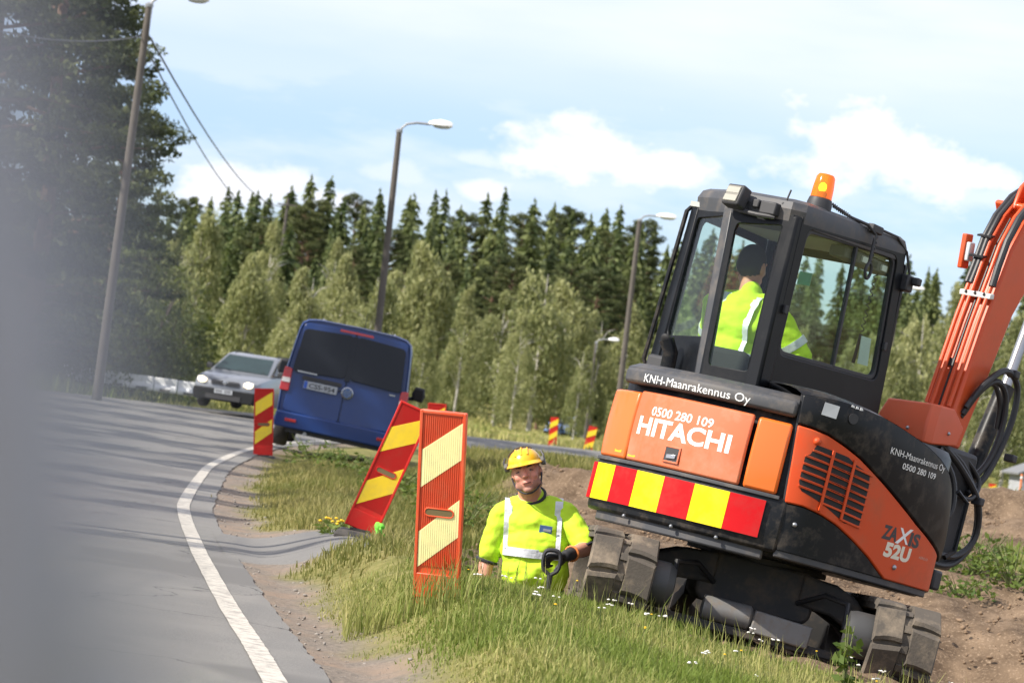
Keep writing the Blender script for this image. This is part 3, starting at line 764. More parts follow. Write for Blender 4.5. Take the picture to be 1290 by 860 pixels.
# pines and undergrowth left of the road
for i, (px_, d, k, h, lab) in enumerate([(28, 78, 0, 13.5, 'big dark pine behind the leaning lamp post at the left edge'), (30, 84, 1, 12.5, 'dark pine at the left edge of the view behind the grey blur'), (-60, 74, 3, 14.5, 'dark pine just beyond the left edge of the view'), (120, 92, 1, 9.0, 'smaller dark pine right of the big pine'), (70, 100, 3, 13.0, 'dark pine standing behind the big pine')]):
    p_ = at(px_, 470, d); H, tk, cr = PIN[k]
    tree_root('pine_tree', lab, (p_.x, d, zg(p_.x, d) - .1), 'pines left of the road', tk, cr, 1.3 * i + .5, h / H, 0, 1.0 if i else 1.05)
for i, (X_, Y_, k, h, sx) in enumerate([(-12.5, 17.4, 2, 12.2, .16), (-14.5, 21.3, 2, 12.0, .36), (-14.8, 24.2, 3, 12.6, .30), (-13.6, 27.6, 2, 11.8, .50), (-15, 32.6, 3, 13.4, .36), (-13.5, 36.4, 2, 12.2, .5), (-14.5, 41.5, 3, 14.8, .62), (-14, 47, 2, 12.6, .55), (-15.2, 53, 3, 13.5, .6), (-14, 59, 2, 12.5, .6), (-15, 65, 3, 13, .6)]):
    H, tk, cr = PIN[k]
    tree_root('pine_tree', 'tall slim pine left of the road, its shadow lying across the asphalt', (X_, Y_, zg(X_, Y_) - .1), 'pines shading the road', tk, cr, 2.1 * i, h / H, 0, sx)
# broadleaf shrubs under the pines
bush_m = leaf_mat('shrub_leaves', (0.03, 0.045, 0.016), (0.11, 0.125, 0.04), 0.3)
BUS = []
for k in range(3):
    r = np.random.default_rng(800 + k); cs = []; rs = []
    for j in range(60):
        a = r.uniform(0, 2 * PI); q = 1.5 * r.uniform(0, 1) ** .5; zz = r.uniform(.15, 1) * 3.0 * (1 - .12 * q * q); cs.append(np.array([math.cos(a) * q, math.sin(a) * q, zz])); rs.append(r.uniform(.25, .5))
    v, f, tn = puff_mesh(820 + k, cs, rs, 260, 0.075, 1, .4, .1); cr = mesh_of(np_mesh('shrub_crown', v, f, bush_m, tn)); tr = MB()
    for j in range(7): a = j * .9; tr.tube([(0, 0, -.2), (math.cos(a) * .5, math.sin(a) * .5, 1.4), (math.cos(a) * .9, math.sin(a) * .9, 2.5)], [.04, .03, .01], 5)
    BUS.append((3.0, mesh_of(tr.build('shrub_trunk', bark_dark)), cr))
for i, (px_, py_, d, k) in enumerate([(60, 330, 88, 0), (100, 345, 90, 1), (140, 360, 92, 2), (175, 330, 97, 0), (205, 375, 100, 1), (25, 350, 86, 2), (120, 420, 95, 0), (160, 425, 98, 1), (80, 415, 90, 2), (40, 300, 96, 1), (150, 290, 104, 2), (110, 280, 106, 0)]):
    p_ = at(px_, py_, d); g_ = zg(p_.x, d); H, tk, cr = BUS[k]
    tree_root('roadside_bush', 'leafy bush in the thicket under the dark pines', (p_.x, d, g_ - .05), 'bushes under the pines', tk, cr, i * 1.1, (p_.z - g_) / H, 0, 1.1)

# ================================================================ LAMP POSTS, WIRES, BARRIER, HUT
wood = pm('weathered_pole', (0.105, 0.092, 0.08), 0.85, var=0.25, scale=4, bump=0.3)
galv = pm('galvanised', (0.36, 0.37, 0.38), 0.45, 0.6, var=0.15, scale=8)
lampw = pm('lamp_white', (0.78, 0.78, 0.76), 0.4, var=0.04)
lens_m = pm('lamp_lens', (0.55, 0.57, 0.58), 0.15, var=0.05)


def lamp_post(label, bx, by, tx, ty, d, arm, lamp, r=0.11, at3=None):
    """Post from pixel (bx, by) to (tx, ty) at depth d; the arm reaches 'arm' metres to the right with a rise of 0.45."""
    a, b = (at(bx, by, d), at(tx, ty, d)) if at3 is None else (Vector(at3[0]), Vector(at3[1])); g_ = zg(a.x, d); a = a + (b - a) * ((g_ - a.z) / (b.z - a.z))
    root = empty('lamp_post', label, 'lamp post', a, 'lamp posts along the road'); L = b - a
    m = MB(); m.tube([Vector((0, 0, -.3)), L * .5, L], [r * .9, r * .76, r * .6], 12); m.build('post', wood, root)
    rise = arm * .36; m = MB(); m.tube([L + Vector((0.03, -.02, -.45)), L + Vector((.05, -.02, rise * .35)), L + Vector((arm * .22, -.02, rise * .78)), L + Vector((arm * .55, -.02, rise)), L + Vector((arm, -.02, rise * 1.02))], .032, 8)
    m.build('arm', galv, root)
    c = L + Vector((arm + lamp * .42, -.02, rise * 1.0)); m = MB()
    m.loft([[c + Vector((x, y * wy, z * hz + .02)) for (y, z) in [(-1, -.1), (-.8, .5), (-.3, .9), (.3, .9), (.8, .5), (1, -.1), (.7, -.35), (-.7, -.35)]] for (x, wy, hz) in [(-lamp * .5, .05, .05), (-lamp * .35, .11, .10), (0, .16, .15), (lamp * .35, .15, .13), (lamp * .5, .09, .08)]])
    h = m.build('luminaire', lampw, root)
    m = MB(); m.ell(c + Vector((lamp * .06, 0, -.035)), (lamp * .36, .125, .045), None, 12, 8); m.build('lens', lens_m, h)
    m = MB(); m.lathe(L + Vector((0, 0, -.02)), [(r * .72, 0), (r * .75, .06), (r * .3, .10)], 10); m.build('cap', galv, root)
    return root, a + L


_, top1 = lamp_post('tall leaning lamp post before the dark pine at the left', 124, 478, 188, 8, 66, 0.72, .55, .12)
lamp_post('lamp post rising behind the blue van', 465, 520, 503, 166, 82, .78, .62, .12)
lamp_post('lamp post left of the excavator cab', 774, 548, 806, 278, 112, .62, .7, .13)
lamp_post('small lamp post far behind the silver car', 253, 468, 260, 377, 205, .5, .6, .12)
lamp_post('short lamp post in the distance left of the excavator rear', 738, 541, 751, 432, 150, .6, .5, .09)
lamp_post('distant lamp post whose white lamp shows right of the cab', 1108, 575, 1132, 366, 150, .5, .75, .1)
lamp_post('distant lamp post whose white lamp shows just right of the van roof', 462, 530, 476, 406, 175, .5, .5, .1)


def wire(name, label, a, b, sag, r, group):
    m = MB(); m.tube([a + (b - a) * (k / 16) + Vector((0, 0, -sag * 4 * (k / 16) * (1 - k / 16))) for k in range(17)], r, 5)
    return tag(m.build(name, pm('cable_dark', (0.10, 0.10, 0.105), 0.6), None), label, 'wire', group)


lamp_post('lamp post beyond the left edge whose shadow crosses the road', 0, 0, 0, 0, 19, .7, .55, .12, at3=((-9.3, 19.6, .2), (-9.1, 19.6, 9.2)))
end = at(362, 258, 230)
wire('overhead_wire', 'upper of the two wires running down from the tall leaning post to the forest', top1 + Vector((.1, 0, -.65)), end, 1.2, .022, 'overhead wires')
wire('overhead_wire', 'lower of the two wires running down from the tall leaning post to the forest', top1 + Vector((.1, 0, -.95)), end + Vector((-.3, 0, -.55)), 1.6, .018, 'overhead wires')
wire('overhead_wire', 'wire from the tall leaning post across the pine crown to the left', top1 + Vector((-.1, 0, -.65)), at(-180, -30, 50), .45, .014, 'overhead wires')
up_ = empty('utility_pole', 'thin wooden utility pole among the spruce tops where the wires end', 'utility pole', (end.x, 230.2, zg(end.x, 230)))
h_ = end.z - zg(end.x, 230); m = MB(); m.tube([(0, 0, -.5), (0, 0, h_ + .5)], [.16, .1], 8); m.build('post', wood, up_); m = MB(); m.box((0, -.12, h_), (1.4, .1, .1)); m.build('crossarm', wood, up_)

wbar = pm('white_barrier_plastic', (0.72, 0.73, 0.74), 0.55, var=0.08, scale=3, dirt=(0.4, 0.4, 0.38), damt=.5)
labs = ['white barrier block nearest the silver car', 'white barrier block second from the silver car', 'white barrier block third from the silver car', 'white barrier block beside the leaning lamp post', 'white barrier block left of the leaning lamp post', 'white barrier block farthest left']
for i in range(6):
    d = 91 - i * .3; p_ = at(237 - i * 30, 497.5 - i * 4.1, d); root = empty('barrier_block', labs[i], 'barrier', (p_.x, d, p_.z - .02), 'white barrier blocks by the road'); root.rotation_euler.z = .1
    L = .33; m = MB(); m.prism([(-.25, 0), (.25, 0), (.25, .1), (.13, .22), (.11, .40), (-.11, .40), (-.13, .22), (-.25, .1)], -L, L, 'yz'); m.build('block', wbar, root, bevel=.03)
    m = MB(); m.tube([(L - .03, 0, .05), (L + .012, 0, .4)], .03, 6); m.build('joint_pin', galv, root)
    m = MB(); m.box((0, -.252, .06), (.3, .03, .07)); m.build('fork_slot', pm('slot_dark', (.12, .12, .12), .8), root)

p_ = at(1291, 655, 100); hut = empty('small_shed', 'small grey shed with a sloping roof at the right edge', 'shed', p_); hut.rotation_euler.z = .2
m = MB(); m.box((.35, .6, .72), (1.15, 1.2, 1.44)); m.build('wall', pm('grey_boards', (.33, .34, .36), .85, var=.2, scale=3), hut)
m = MB(); m.prism([(-.45, 1.46), (.35, 1.82), (1.15, 1.46), (1.15, 1.40), (.35, 1.74), (-.45, 1.40)], -.15, 1.4, 'xz'); m.build('roof', pm('tin_roof', (.16, .165, .17), .7, .0), hut)
m = MB(); m.box((.2, -.015, .78), (.5, .03, .3)); m.build('window', pm('pale_board', (.6, .62, .64), .6), hut)
p_ = at(1281, 652, 97); st = empty('marker_stake', 'thin orange stake standing before the small grey shed', 'stake', p_); m = MB(); m.tube([(0, 0, -.2), (.0, 0, 1.35)], .035, 8); m.build('stake', pm('orange_stake', (.7, .2, .06), .6), st); m = MB(); m.tube([(0, 0, 1.2), (0, 0, 1.28)], .04, 8); m.build('reflector_band', lampw, st)
p_ = at(1274, 650, 85); st = empty('survey_stick', 'thin wooden stick in the grass left of the shed', 'stick', p_); m = MB(); m.tube([(0, 0, -.2), (.02, 0, .55)], .02, 6); m.build('stick', wood, st)
m = MB(); m.tube([(0, 0, .35), (.0, 0, .36)], .028, 6); m.build('band', pm('orange_stake', (.7, .2, .06), .6), st)

# ================================================================ MARKER BOARDS
b_red = pm('marker_red', (0.58, 0.022, 0.016), 0.5, var=.12, scale=5, spec=.25, dirt=(.40, .10, .06), damt=.35, dscale=7)
b_yel = pm('marker_yellow', (0.90, 0.66, 0.025), 0.45, var=.08, scale=5, dirt=(.55, .42, .15), damt=.35, dscale=7)
b_red2 = pm('sunlit_marker_red', (0.70, 0.085, 0.025), 0.4, var=.14, scale=5, coat=.15, dirt=(.55, .22, .11), damt=.4, dscale=8)  # red and yellow of the near board lightened: sun glare put into the colour
b_yel2 = pm('sunlit_marker_yellow', (0.93, 0.86, 0.42), 0.35, var=.06, scale=5, coat=.2, dirt=(.62, .55, .30), damt=.4, dscale=8)
slot_m = pm('grip_slot', (0.16, 0.12, 0.05), .7)
rubber = pm('rubber_foot', (0.03, 0.03, 0.03), .85, var=.3, scale=6, dirt=(.2, .17, .14), damt=.6)


def marker(label, bl, br, top, d, w, h, red, yel, detail=True, yaw=0.0, foot=True, group='red and yellow marker boards', pitch=0.0):
    """Board standing with its lower corners at the given pixels; 'top' is the pixel of its top middle."""
    a, b, c = at(*bl, d), at(*br, d), at(*top, d); o = (a + b) / 2; z = (c - o).normalized(); x = (b - a); x = (x - z * x.dot(z)).normalized(); y = z.cross(x)
    M = basis(o, x, y, z) @ Matrix.Rotation(yaw, 4, 'Z') @ Matrix.Rotation(pitch, 4, 'X')
    root = empty('marker_board', label, 'marker board', group=group, mat=M)
    m = MB(); m.box((0, 0.012, h / 2), (w, .024, h)); m.build('panel', red, root, bevel=.006 if detail else 0)
    e = .016 if detail else .0
    if detail:
        m = MB()
        for s in (-1, 1): m.box((s * (w / 2 - e / 2), -.005, h / 2), (e, .012, h))
        m.box((0, -.0051, h - e / 2), (w - 2 * e - .0004, .0118, e)); m.build('frame', red, root, bevel=.003)
        m = MB(); n = 19; wi = w - 2 * e
        for k in range(n): m.box((-wi / 2 + wi * (k + .5) / n, -.0032, h * .575), (wi / n * .45, .004, h * .80))
        tag(m.build('rib', red, root, smooth=False), None, kind='stuff')
    wi = w / 2 - e - .002
    bands = [((.79, .59), (.95, .755)), ((.355, .165), (.545, .345))]
    for (l1, l0), (r1, r0) in bands:
        m = MB(); m.prism([(-wi, l0 * h), (wi, r0 * h), (wi, r1 * h), (-wi, l1 * h)], -.0062 if detail else -.008, -.0005, 'xz'); m.build('yellow_stripe', yel, root, smooth=False)
        if detail:
            m = MB(); n = 19; W2 = 2 * (w / 2 - e)
            for k in range(n):
                xx = -W2 / 2 + W2 * (k + .5) / n; f = (xx + wi) / (2 * wi); z0, z1 = (l0 + (r0 - l0) * f) * h, (l1 + (r1 - l1) * f) * h
                if abs(xx) < wi - .004: m.box((xx, -.0068, (z0 + z1) / 2), (W2 / n * .42, .0018, (z1 - z0) - .004))
            tag(m.build('stripe_rib', yel, root, smooth=False), None, kind='stuff')
    if detail:
        pts = [(-.055 + .02 * math.cos(t), .02 * math.sin(t)) for t in np.linspace(PI / 2, 3 * PI / 2, 7)] + [(.055 + .02 * math.cos(t), .02 * math.sin(t)) for t in np.linspace(-PI / 2, PI / 2, 7)]
        m = MB(); m.prism([(p[0] * w / .24, p[1] * w / .24 + h * .465) for p in pts], -.0095, .002, 'xz'); g = m.build('hand_slot', slot_m, root)
        m = MB(); m.tube([(p[0] * w / .24, -.0085, p[1] * w / .24 + h * .465) for p in pts + pts[:1]], .004, 6); m.build('slot_rim', red, g)
    m = MB(); m.box((0, -.004, h * .07), (w * .9, .012, h * .13)); m.build('base_plate', red, root, bevel=.004)
    if yaw: m = MB(); m.box((0, .012, -.035), (w, .024, .075)); m.build('base_plate', red, root, bevel=.006)
    if foot:
        m = MB(); m.loft([[(s * .17 * k, q * .24 * k, zz) for (s, q) in ((-1, -1), (1, -1), (1, 1), (-1, 1))] for (k, zz) in ((1, -.07), (1, -.035), (.85, -.01))]); f = m.build('foot', rubber, root, bevel=.012); f.rotation_euler.y = rad(-13) if 'leaning far' in label else 0
        m = MB(); m.box((0, .012, -.02), (w * .6, .06, .06)); m.build('socket', rubber, f)
    return root


marker('upright sunlit marker board in the grass left of the worker', (518, 752), (580, 757), (573.5, 516.5), 16.2, .243, .98, b_red2, b_yel2, True, -.25, False, pitch=.22)
marker('marker board leaning far to the right on its black foot', (432.5, 661), (474, 674), (524, 514), 23.0, .245, .98, b_red, b_yel, True, .0, True)
marker('upright marker board at the road edge beside the van', (319, 572), (343.5, 575), (333, 488), 46, .28, .97, b_red, b_yel, True, 0, True)
marker('marker board almost hidden behind the upright sunlit board', (532, 592), (556, 596), (551, 509), 45, .26, .97, b_red, b_yel, True, 0, True)
marker('far marker board left of the excavator rear, nearer the worker', (690.5, 560), (700.5, 562), (698.5, 529), 95, .24, .85, b_red, b_yel, False, 0, False, 'far marker boards along the bend')
marker('far marker board leaning right beside the excavator rear', (733, 573), (743, 576), (747, 540), 88, .24, .85, b_red, b_yel, False, 0, False, 'far marker boards along the bend')
marker('far marker board seen through the hydraulic hoses at the right', (1243, 634), (1252, 636), (1250.5, 611), 95, .22, .62, b_red, b_yel, False, 0, False, 'far marker boards along the bend')

p_ = at(478, 672, 22.9); cl = MB(); r = random.Random(4)
for k in range(6): cl.ell((p_.x + r.uniform(-.03, .03), 22.9 + r.uniform(-.03, .03), p_.z + r.uniform(-.04, .07)), (r.uniform(.018, .03), .025, r.uniform(.02, .04)), Euler((r.uniform(-1, 1), r.uniform(-1, 1), 0)).to_matrix(), 8, 6)
tag(cl.build('bright_cloth', pm('neon_green_cloth', (.16, .55, .05), .85, var=.2, scale=20), None), 'crumpled bright green cloth at the foot of the leaning board', 'cloth')

# ================================================================ VEHICLES
tyre_m = pm('tyre_rubber', (0.028, 0.028, 0.03), .8, var=.2, dirt=(.12, .1, .085), damt=.4)
rim_m = pm('alloy_rim', (0.35, 0.36, 0.37), .35, .7)
blk = pm('black_trim', (0.03, 0.03, 0.033), .55, var=.15)
chrome = pm('chrome', (0.42, 0.43, 0.45), .25, .9, var=.03)
dark_glass = pm('tinted_window', (0.012, 0.014, 0.018), .1, var=.05, spec=.25)
redl = pm('tail_lens_red', (0.42, 0.012, 0.012), .18, var=.1, coat=.5)
whl = pm('clear_lens', (0.75, 0.72, 0.68), .12, var=.05, coat=.5)
plate_m = pm('plate_white', (0.36, 0.38, 0.41), .4, var=.03); plate_b = pm('plate_blue', (0.03, 0.10, 0.45), .4); plate_t = pm('plate_ink', (0.02, 0.02, 0.022), .5)


def wheel(parent, c, R, wd, side):
    m = MB(); m.lathe((c[0] - wd / 2, c[1], c[2]), [(R * .62, 0.0), (R * .93, 0.0), (R, wd * .18), (R, wd * .82), (R * .93, wd), (R * .62, wd)], 24, 'x'); w = m.build('wheel', tyre_m, parent)
    x = c[0] + side * wd * .36; m = MB(); m.lathe((x, c[1], c[2]), [(R * .63, -side * .02), (R * .6, side * .02), (R * .2, side * .035), (R * .08, side * .04)][:: 1], 20, 'x')
    for k in range(5):
        a = 2 * PI * k / 5; m.bar((x + side * .03, c[1], c[2]), (x + side * .025, c[1] + R * .55 * math.cos(a), c[2] + R * .55 * math.sin(a)), R * .09, R * .07, 6)
    m.build('rim', rim_m, w); return w


def arc_poly(c, R, z0, n=10):
    return [(c[0] + R * math.cos(t), max(z0, c[1] + R * math.sin(t))) for t in np.linspace(0, PI, n)]


# ---- blue van, seen from behind
vp = pm('blue_van_paint', (0.0035, 0.028, 0.140), .32, var=.06, scale=2, coat=.2, dirt=(.05, .06, .1), damt=.25, dscale=1.2)
o = at(416, 576, 47.5); M = Matrix.Translation(o) @ Euler((0, rad(5.2), rad(1.5)), 'XYZ').to_matrix().to_4x4()
van = empty('blue_van', 'blue panel van parked on the verge with its rear doors towards us', 'van', mat=M)
VPROF = [(0.30, .80), (.36, .90), (.55, .945), (.85, .955), (1.10, .945), (1.20, .93), (1.55, .895), (1.80, .865), (1.90, .835), (1.955, .76), (1.985, .60)]


def vw(z):
    for (z0, w0), (z1, w1) in zip(VPROF[:-1], VPROF[1:]):
        if z <= z1: return w0 + (w1 - w0) * (z - z0) / (z1 - z0)
    return .5


def vsec(y, zs=1.0, ws=1.0, zmax=None):
    pts = []
    for (z, w) in VPROF:
        zz = .30 + (z - .30) * zs; pts.append((w * ws, y, zz))
    return [(x, y, z) for (x, y, z) in pts] + [(0, y, pts[-1][2] + .012)] + [(-x, y, z) for (x, y, z) in reversed(pts)]


def lean(z): return 0.0 if z < 1.1 else (z - 1.1) * .13
def tilt(sec, k): return [(x, y + lean(z) * k, z) for (x, y, z) in sec]


m = MB(); m.loft([tilt(vsec(.03, .985, .955), 1), tilt(vsec(.0, .99, .975), 1), tilt(vsec(.045, 1, .995), 1), tilt(vsec(.25), .6), vsec(.6), vsec(2.6), vsec(3.55, .97, .99), vsec(3.9, .78, .97), vsec(4.2, .52, .95), vsec(4.75, .40, .86)])
m.build('body', vp, van, ang=50)


def rear_panel(name, poly, off, th, mat, parent, bev=.0, mi=None):
    """Panel lying on the rear face, polygon in (x, z)."""
    m = MB(); m.loft([[(x, lean(z) - off, z) for (x, z) in poly], [(x, lean(z) - off + th, z) for (x, z) in poly]]); return m.build(name, mat, parent, bevel=bev)


def rpoly(x0, z0, x1, z1, x2, z2, x3, z3, r=.06):
    P = [Vector((x0, z0, 0)), Vector((x1, z1, 0)), Vector((x2, z2, 0)), Vector((x3, z3, 0))]; res = []
    for i in range(4):
        p, a, b = P[i], P[i - 1], P[(i + 1) % 4]; u = (a - p).normalized() * r; v = (b - p).normalized() * r
        for k in range(5): t = k / 4; q = (p + u) * (1 - t) ** 2 + p * 2 * t * (1 - t) + (p + v) * t * t; res.append((q.x, q.y))
    return res


for s in (-1, 1):
    dl = rear_panel('rear_door', rpoly(s * .008, .52, s * .86, .55, s * .79, 1.90, s * .008, 1.93, .07), .014, .03, vp, van, .008)
    rear_panel('door_window', rpoly(s * .035, 1.19, s * .83, 1.15, s * .775, 1.81, s * .035, 1.85, .07), .024, .03, dark_glass, dl, .004)
    tl = rear_panel('tail_lamp', rpoly(s * .82, .84, s * .965, .84, s * .945, 1.20, s * .83, 1.18, .025), .022, .08, redl, van, .01)
    rear_panel('lamp_band', rpoly(s * .83, .97, s * .955, .97, s * .95, 1.04, s * .832, 1.04, .012), .026, .03, whl, tl)
    m = MB(); m.loft([[(s * (1.0 + x), 3.05 + y, 1.16 + z) for (x, z) in ((0, -.08), (.17, -.1), (.2, 0), (.17, .13), (.02, .14), (-.02, .02))] for y in (-.05, .07)]); mr = m.build('side_mirror', blk, van, bevel=.02)
    m = MB(); m.bar((s * .9, 3.1, 1.08), (s * 1.02, 3.06, 1.10), .035, .03, 8); m.build('mirror_arm', blk, mr)
    m = MB(); m.box((s * 1.085, 2.995, 1.17), (.14, .012, .17)); m.build('mirror_glass', dark_glass, mr, bevel=.01)
    m = MB(); m.loft([[(s * (vw(z) + d), y, z) for (y, z) in ((.45, 1.24), (1.6, 1.22), (1.6, 1.74), (.5, 1.72))] for d in (.0, .008)]); m.build('side_window', dark_glass, van)
    m = MB(); m.loft([[(s * (vw(z) + d), y, z) for (y, z) in ((1.75, 1.22), (2.9, 1.2), (2.75, 1.74), (1.75, 1.74))] for d in (.0, .008)]); m.build('side_window', dark_glass, van)
    for y in (.85, 3.85): wheel(van, (s * .83, y, .335), .335, .22, s)
    m = MB(); m.box((s * .70, -.045, .42), (.17, .03, .045)); m.build('reflector', redl, van, bevel=.006)
m = MB(); m.loft([[(x, y, z) for (x, z) in ((-.93, .30), (.93, .30), (.95, .42), (.93, .54), (-.93, .54), (-.95, .42))] for y in (-.045, .12)]); m.build('rear_bumper', vp, van, bevel=.025)
m = MB(); m.box((0, 1.2, .29), (1.5, 2.3, .1)); m.build('underbody', blk, van)
m = MB(); m.bar((-.45, -.01, .26), (-.45, .5, .27), .03, None, 10); m.build('exhaust', galv, van)
pl = rear_panel('number_plate', rpoly(-.62, .93, -.11, .93, -.11, 1.045, -.62, 1.045, .01), .03, .012, plate_m, van)
rear_panel('country_band', [(-.615, .935), (-.565, .935), (-.565, 1.04), (-.615, 1.04)], .032, .003, plate_b, pl)
text_part('lettering', 'CSS-954', plate_t, pl, lambda x, y: (-.535 + x, -.0325, .952 + y), .072, 0, .39, .012)
rear_panel('window_band', [(-.04, 1.16), (.04, 1.16), (.04, 1.84), (-.04, 1.84)], .021, .03, dark_glass, van)
rear_panel('plate_recess', rpoly(-.66, 1.055, -.06, 1.055, -.06, 1.115, -.66, 1.115, .02), .02, .02, blk, van)
m = MB(); m.box((-.60, -.032, 1.165), (.30, .006, .022)); m.build('badge_strip', chrome, van)
m = MB(); m.box((.71, -.03, 1.10), (.09, .006, .022)); m.build('badge_strip', chrome, van)
m = MB(); m.lathe((.045, -.018, .99), [(.088, .0), (.09, -.012), (.076, -.018), (.07, -.008)], 24, 'y'); em = m.build('round_emblem', chrome, van)
m = MB(); m.lathe((.045, -.018, .99), [(.07, .0), (.07, -.01)], 24, 'y'); m.build('emblem_field', pm('emblem_blue', (.08, .14, .3), .3, .3), em)
m = MB()
for pts in ([(-.042, .058), (-.018, .0), (0, .032), (.018, 0), (.042, .058)], [(-.066, .022), (-.03, -.062), (0, -.005), (.03, -.062), (.066, .022)]):
    m.tube([(.045 + a, -.032, .99 + b) for (a, b) in pts], .006, 6)
m.build('emblem_letters', chrome, em)
rear_panel('brake_light', rpoly(-.26, 1.875, .26, 1.875, .25, 1.91, -.25, 1.91, .012), .024, .03, redl, van)
m = MB()
for s in (-1, 1): m.tube([(s * .55, .5, 1.965), (s * .55, .55, 2.0), (s * .55, 2.6, 2.0), (s * .55, 2.65, 1.965)], .014, 6)
m.build('roof_rail', galv, van)
m = MB(); m.tube([(.05, 2.2, 1.99), (.05, 1.95, 2.25)], .005, 5); m.build('aerial', blk, van)
m = MB(); m.tube([(-.06, -.045, 1.0), (-.09, -.045, 1.0), (-.09, -.02, 1.0)], .012, 6); m.build('door_handle', blk, van)


# ---- cars
def car(name, label, M, paint, lit=False, estate=True, detail=True):
    root = empty(name, label, 'car', mat=M)
    # lower body: rings along y (front at 0), local x right, z up
    def low(y, w, z0, zb, zt, t): return [(w * .9, y, z0), (w, y, z0 + .12), (w, y, zb), (w * .96, y, zt - .04), (w * t, y, zt), (-w * t, y, zt), (-w * .96, y, zt - .04), (-w, y, zb), (-w, y, z0 + .12), (-w * .9, y, z0)]
    m = MB(); m.loft([low(.0, .74, .24, .5, .66, .8), low(.06, .80, .2, .55, .74, .82), low(.35, .85, .2, .6, .82, .84), low(1.1, .865, .19, .62, .94, .84), low(1.5, .87, .19, .62, .96, .86), low(3.3, .87, .19, .62, .97, .86), low(4.1, .84, .22, .6, .95, .84), low(4.4, .78, .26, .58, .88, .8)]); m.build('body', paint, root, ang=40)
    top = [(1.05, .78, .93), (1.85, .68, 1.38), (2.2, .655, 1.43), (3.2, .65, 1.42), (3.75 if not estate else 4.0, .66, 1.36), (4.25, .74, .95)]
    m = MB(); m.loft([[(w, y, z - .05), (w * .93, y, z), (-w * .93, y, z), (-w, y, z - .05), (-w * 1.0, y, .9), (w * 1.0, y, .9)] if k not in (0, 5) else [(w, y, .93), (w * .93, y, .94), (-w * .93, y, .94), (-w, y, .93), (-w, y, .9), (w, y, .9)] for k, (y, w, z) in enumerate(top)]); m.build('roof', paint, root, ang=40)
    # windscreen, side glass
    m = MB(); m.loft([[(x, y - .012 - d, z + .012 + d) for (x, y, z) in ((-.70, 1.12, .965), (.70, 1.12, .965), (.585, 1.80, 1.335), (-.585, 1.80, 1.335))] for d in (0, .008)]); ws = m.build('windscreen', dark_glass if not lit else pm('windscreen_glass', (.02, .038, .04), .1, var=.3, scale=2.5, spec=.3), root)
    for s in (-1, 1):
        for (ya, yb, yc, yd) in ((1.35, 2.35, 2.35, 1.95), (2.43, 3.25, 3.2, 2.43), (3.33, 3.95, 3.75, 3.3)):
            m = MB(); m.loft([[(s * (x + d), y, z) for (x, y, z) in ((.765, ya, .98), (.765, yb, .98), (.672, yc, 1.335), (.672, yd, 1.335))] for d in (.0, .01)]); m.build('side_window', dark_glass, root)
        for y in (.78, 3.45): wheel(root, (s * .76, y, .305), .305, .19, s)
        hl = MB(); hl.loft([[(s * x, y, z) for (x, z) in ((.45, .60), (.72, .62), (.73, .745), (.46, .72))] for y in (-.012, .10)]); h = hl.build('headlight', whl, root, bevel=.015)
        if lit:
            m = MB(); m.ell((s * .60, -.03, .675), (.105, .03, .068), None, 12, 8); m.build('lamp', pm('headlamp_lit', (1, .9, .7), .3, emit=(1, .82, .5), es=3.5), h)
        m = MB(); m.loft([[(s * x, 1.42 + y, z) for (x, z) in ((.84, .96), (1.0, .95), (1.02, 1.05), (.98, 1.1), (.86, 1.08))] for y in (-.04, .06)]); m.build('side_mirror', blk if lit else paint, root, bevel=.015)
    m = MB(); m.loft([[(x, y, z) for (x, z) in ((-.76, .20), (.76, .20), (.80, .36), (.78, .50), (-.78, .50), (-.80, .36))] for y in (-.06, .16)]); m.build('front_bumper', pm('bumper_dark', (.014, .015, .017), .7, spec=.2), root, bevel=.03)
    m = MB(); m.box((0, -.065, .30), (.9, .02, .12)); m.build('lower_grille', blk, root)
    m = MB()
    for k in range(3):
        for s in (-1, 1): m.box((s * .21, -.018, .61 + k * .042), (.30, .03, .022))
    m.build('grille', blk, root)
    m = MB(); m.lathe((0, -.02, .655), [(.055, 0), (.055, -.015), (.03, -.02)], 14, 'y'); m.build('emblem', chrome, root)
    p = MB(); p.box((0, -.075, .44), (.46, .012, .105)); pp = p.build('number_plate', plate_m, root)
    m = MB()
    for k in range(7):
        if k != 3: m.box((-.17 + k * .056, -.082, .44), (.03, .003, .06))
    tag(m.build('plate_characters', plate_t, pp), None)
    m = MB(); m.box((-.3, 1.18, 1.0), (.5, .01, .014), (0, -.12, 0)); m.box((.35, 1.16, 1.0), (.5, .01, .014), (0, -.1, 0)); m.build('wiper', blk, root)
    m = MB()
    for s in (-1, 1): m.tube([(s * .56, 2.15, 1.42), (s * .56, 2.2, 1.46), (s * .56, 3.6, 1.45), (s * .56, 3.65, 1.4)], .014, 6)
    m.build('roof_rail', blk, root)
    return root


silver = pm('silver_paint', (.20, .212, .235), .3, .35, var=.05, coat=.6)
p_ = at(279, 516.5, 72); car('silver_car', 'silver car coming towards us with its headlights on', Matrix.Translation((p_.x, 72, .20 - .02)) @ Euler((0, rad(1.5), rad(-13))).to_matrix().to_4x4() @ Matrix.Scale(.93, 4), silver, True)
p_ = at(703, 538, 180); car('blue_car', 'small pale blue car far off by the birches', Matrix.Translation((p_.x, 180, zg(p_.x, 180))) @ Matrix.Rotation(rad(-12), 4, 'Z'), pm('pale_blue_paint', (.20, .32, .60), .35, .1, coat=.5))

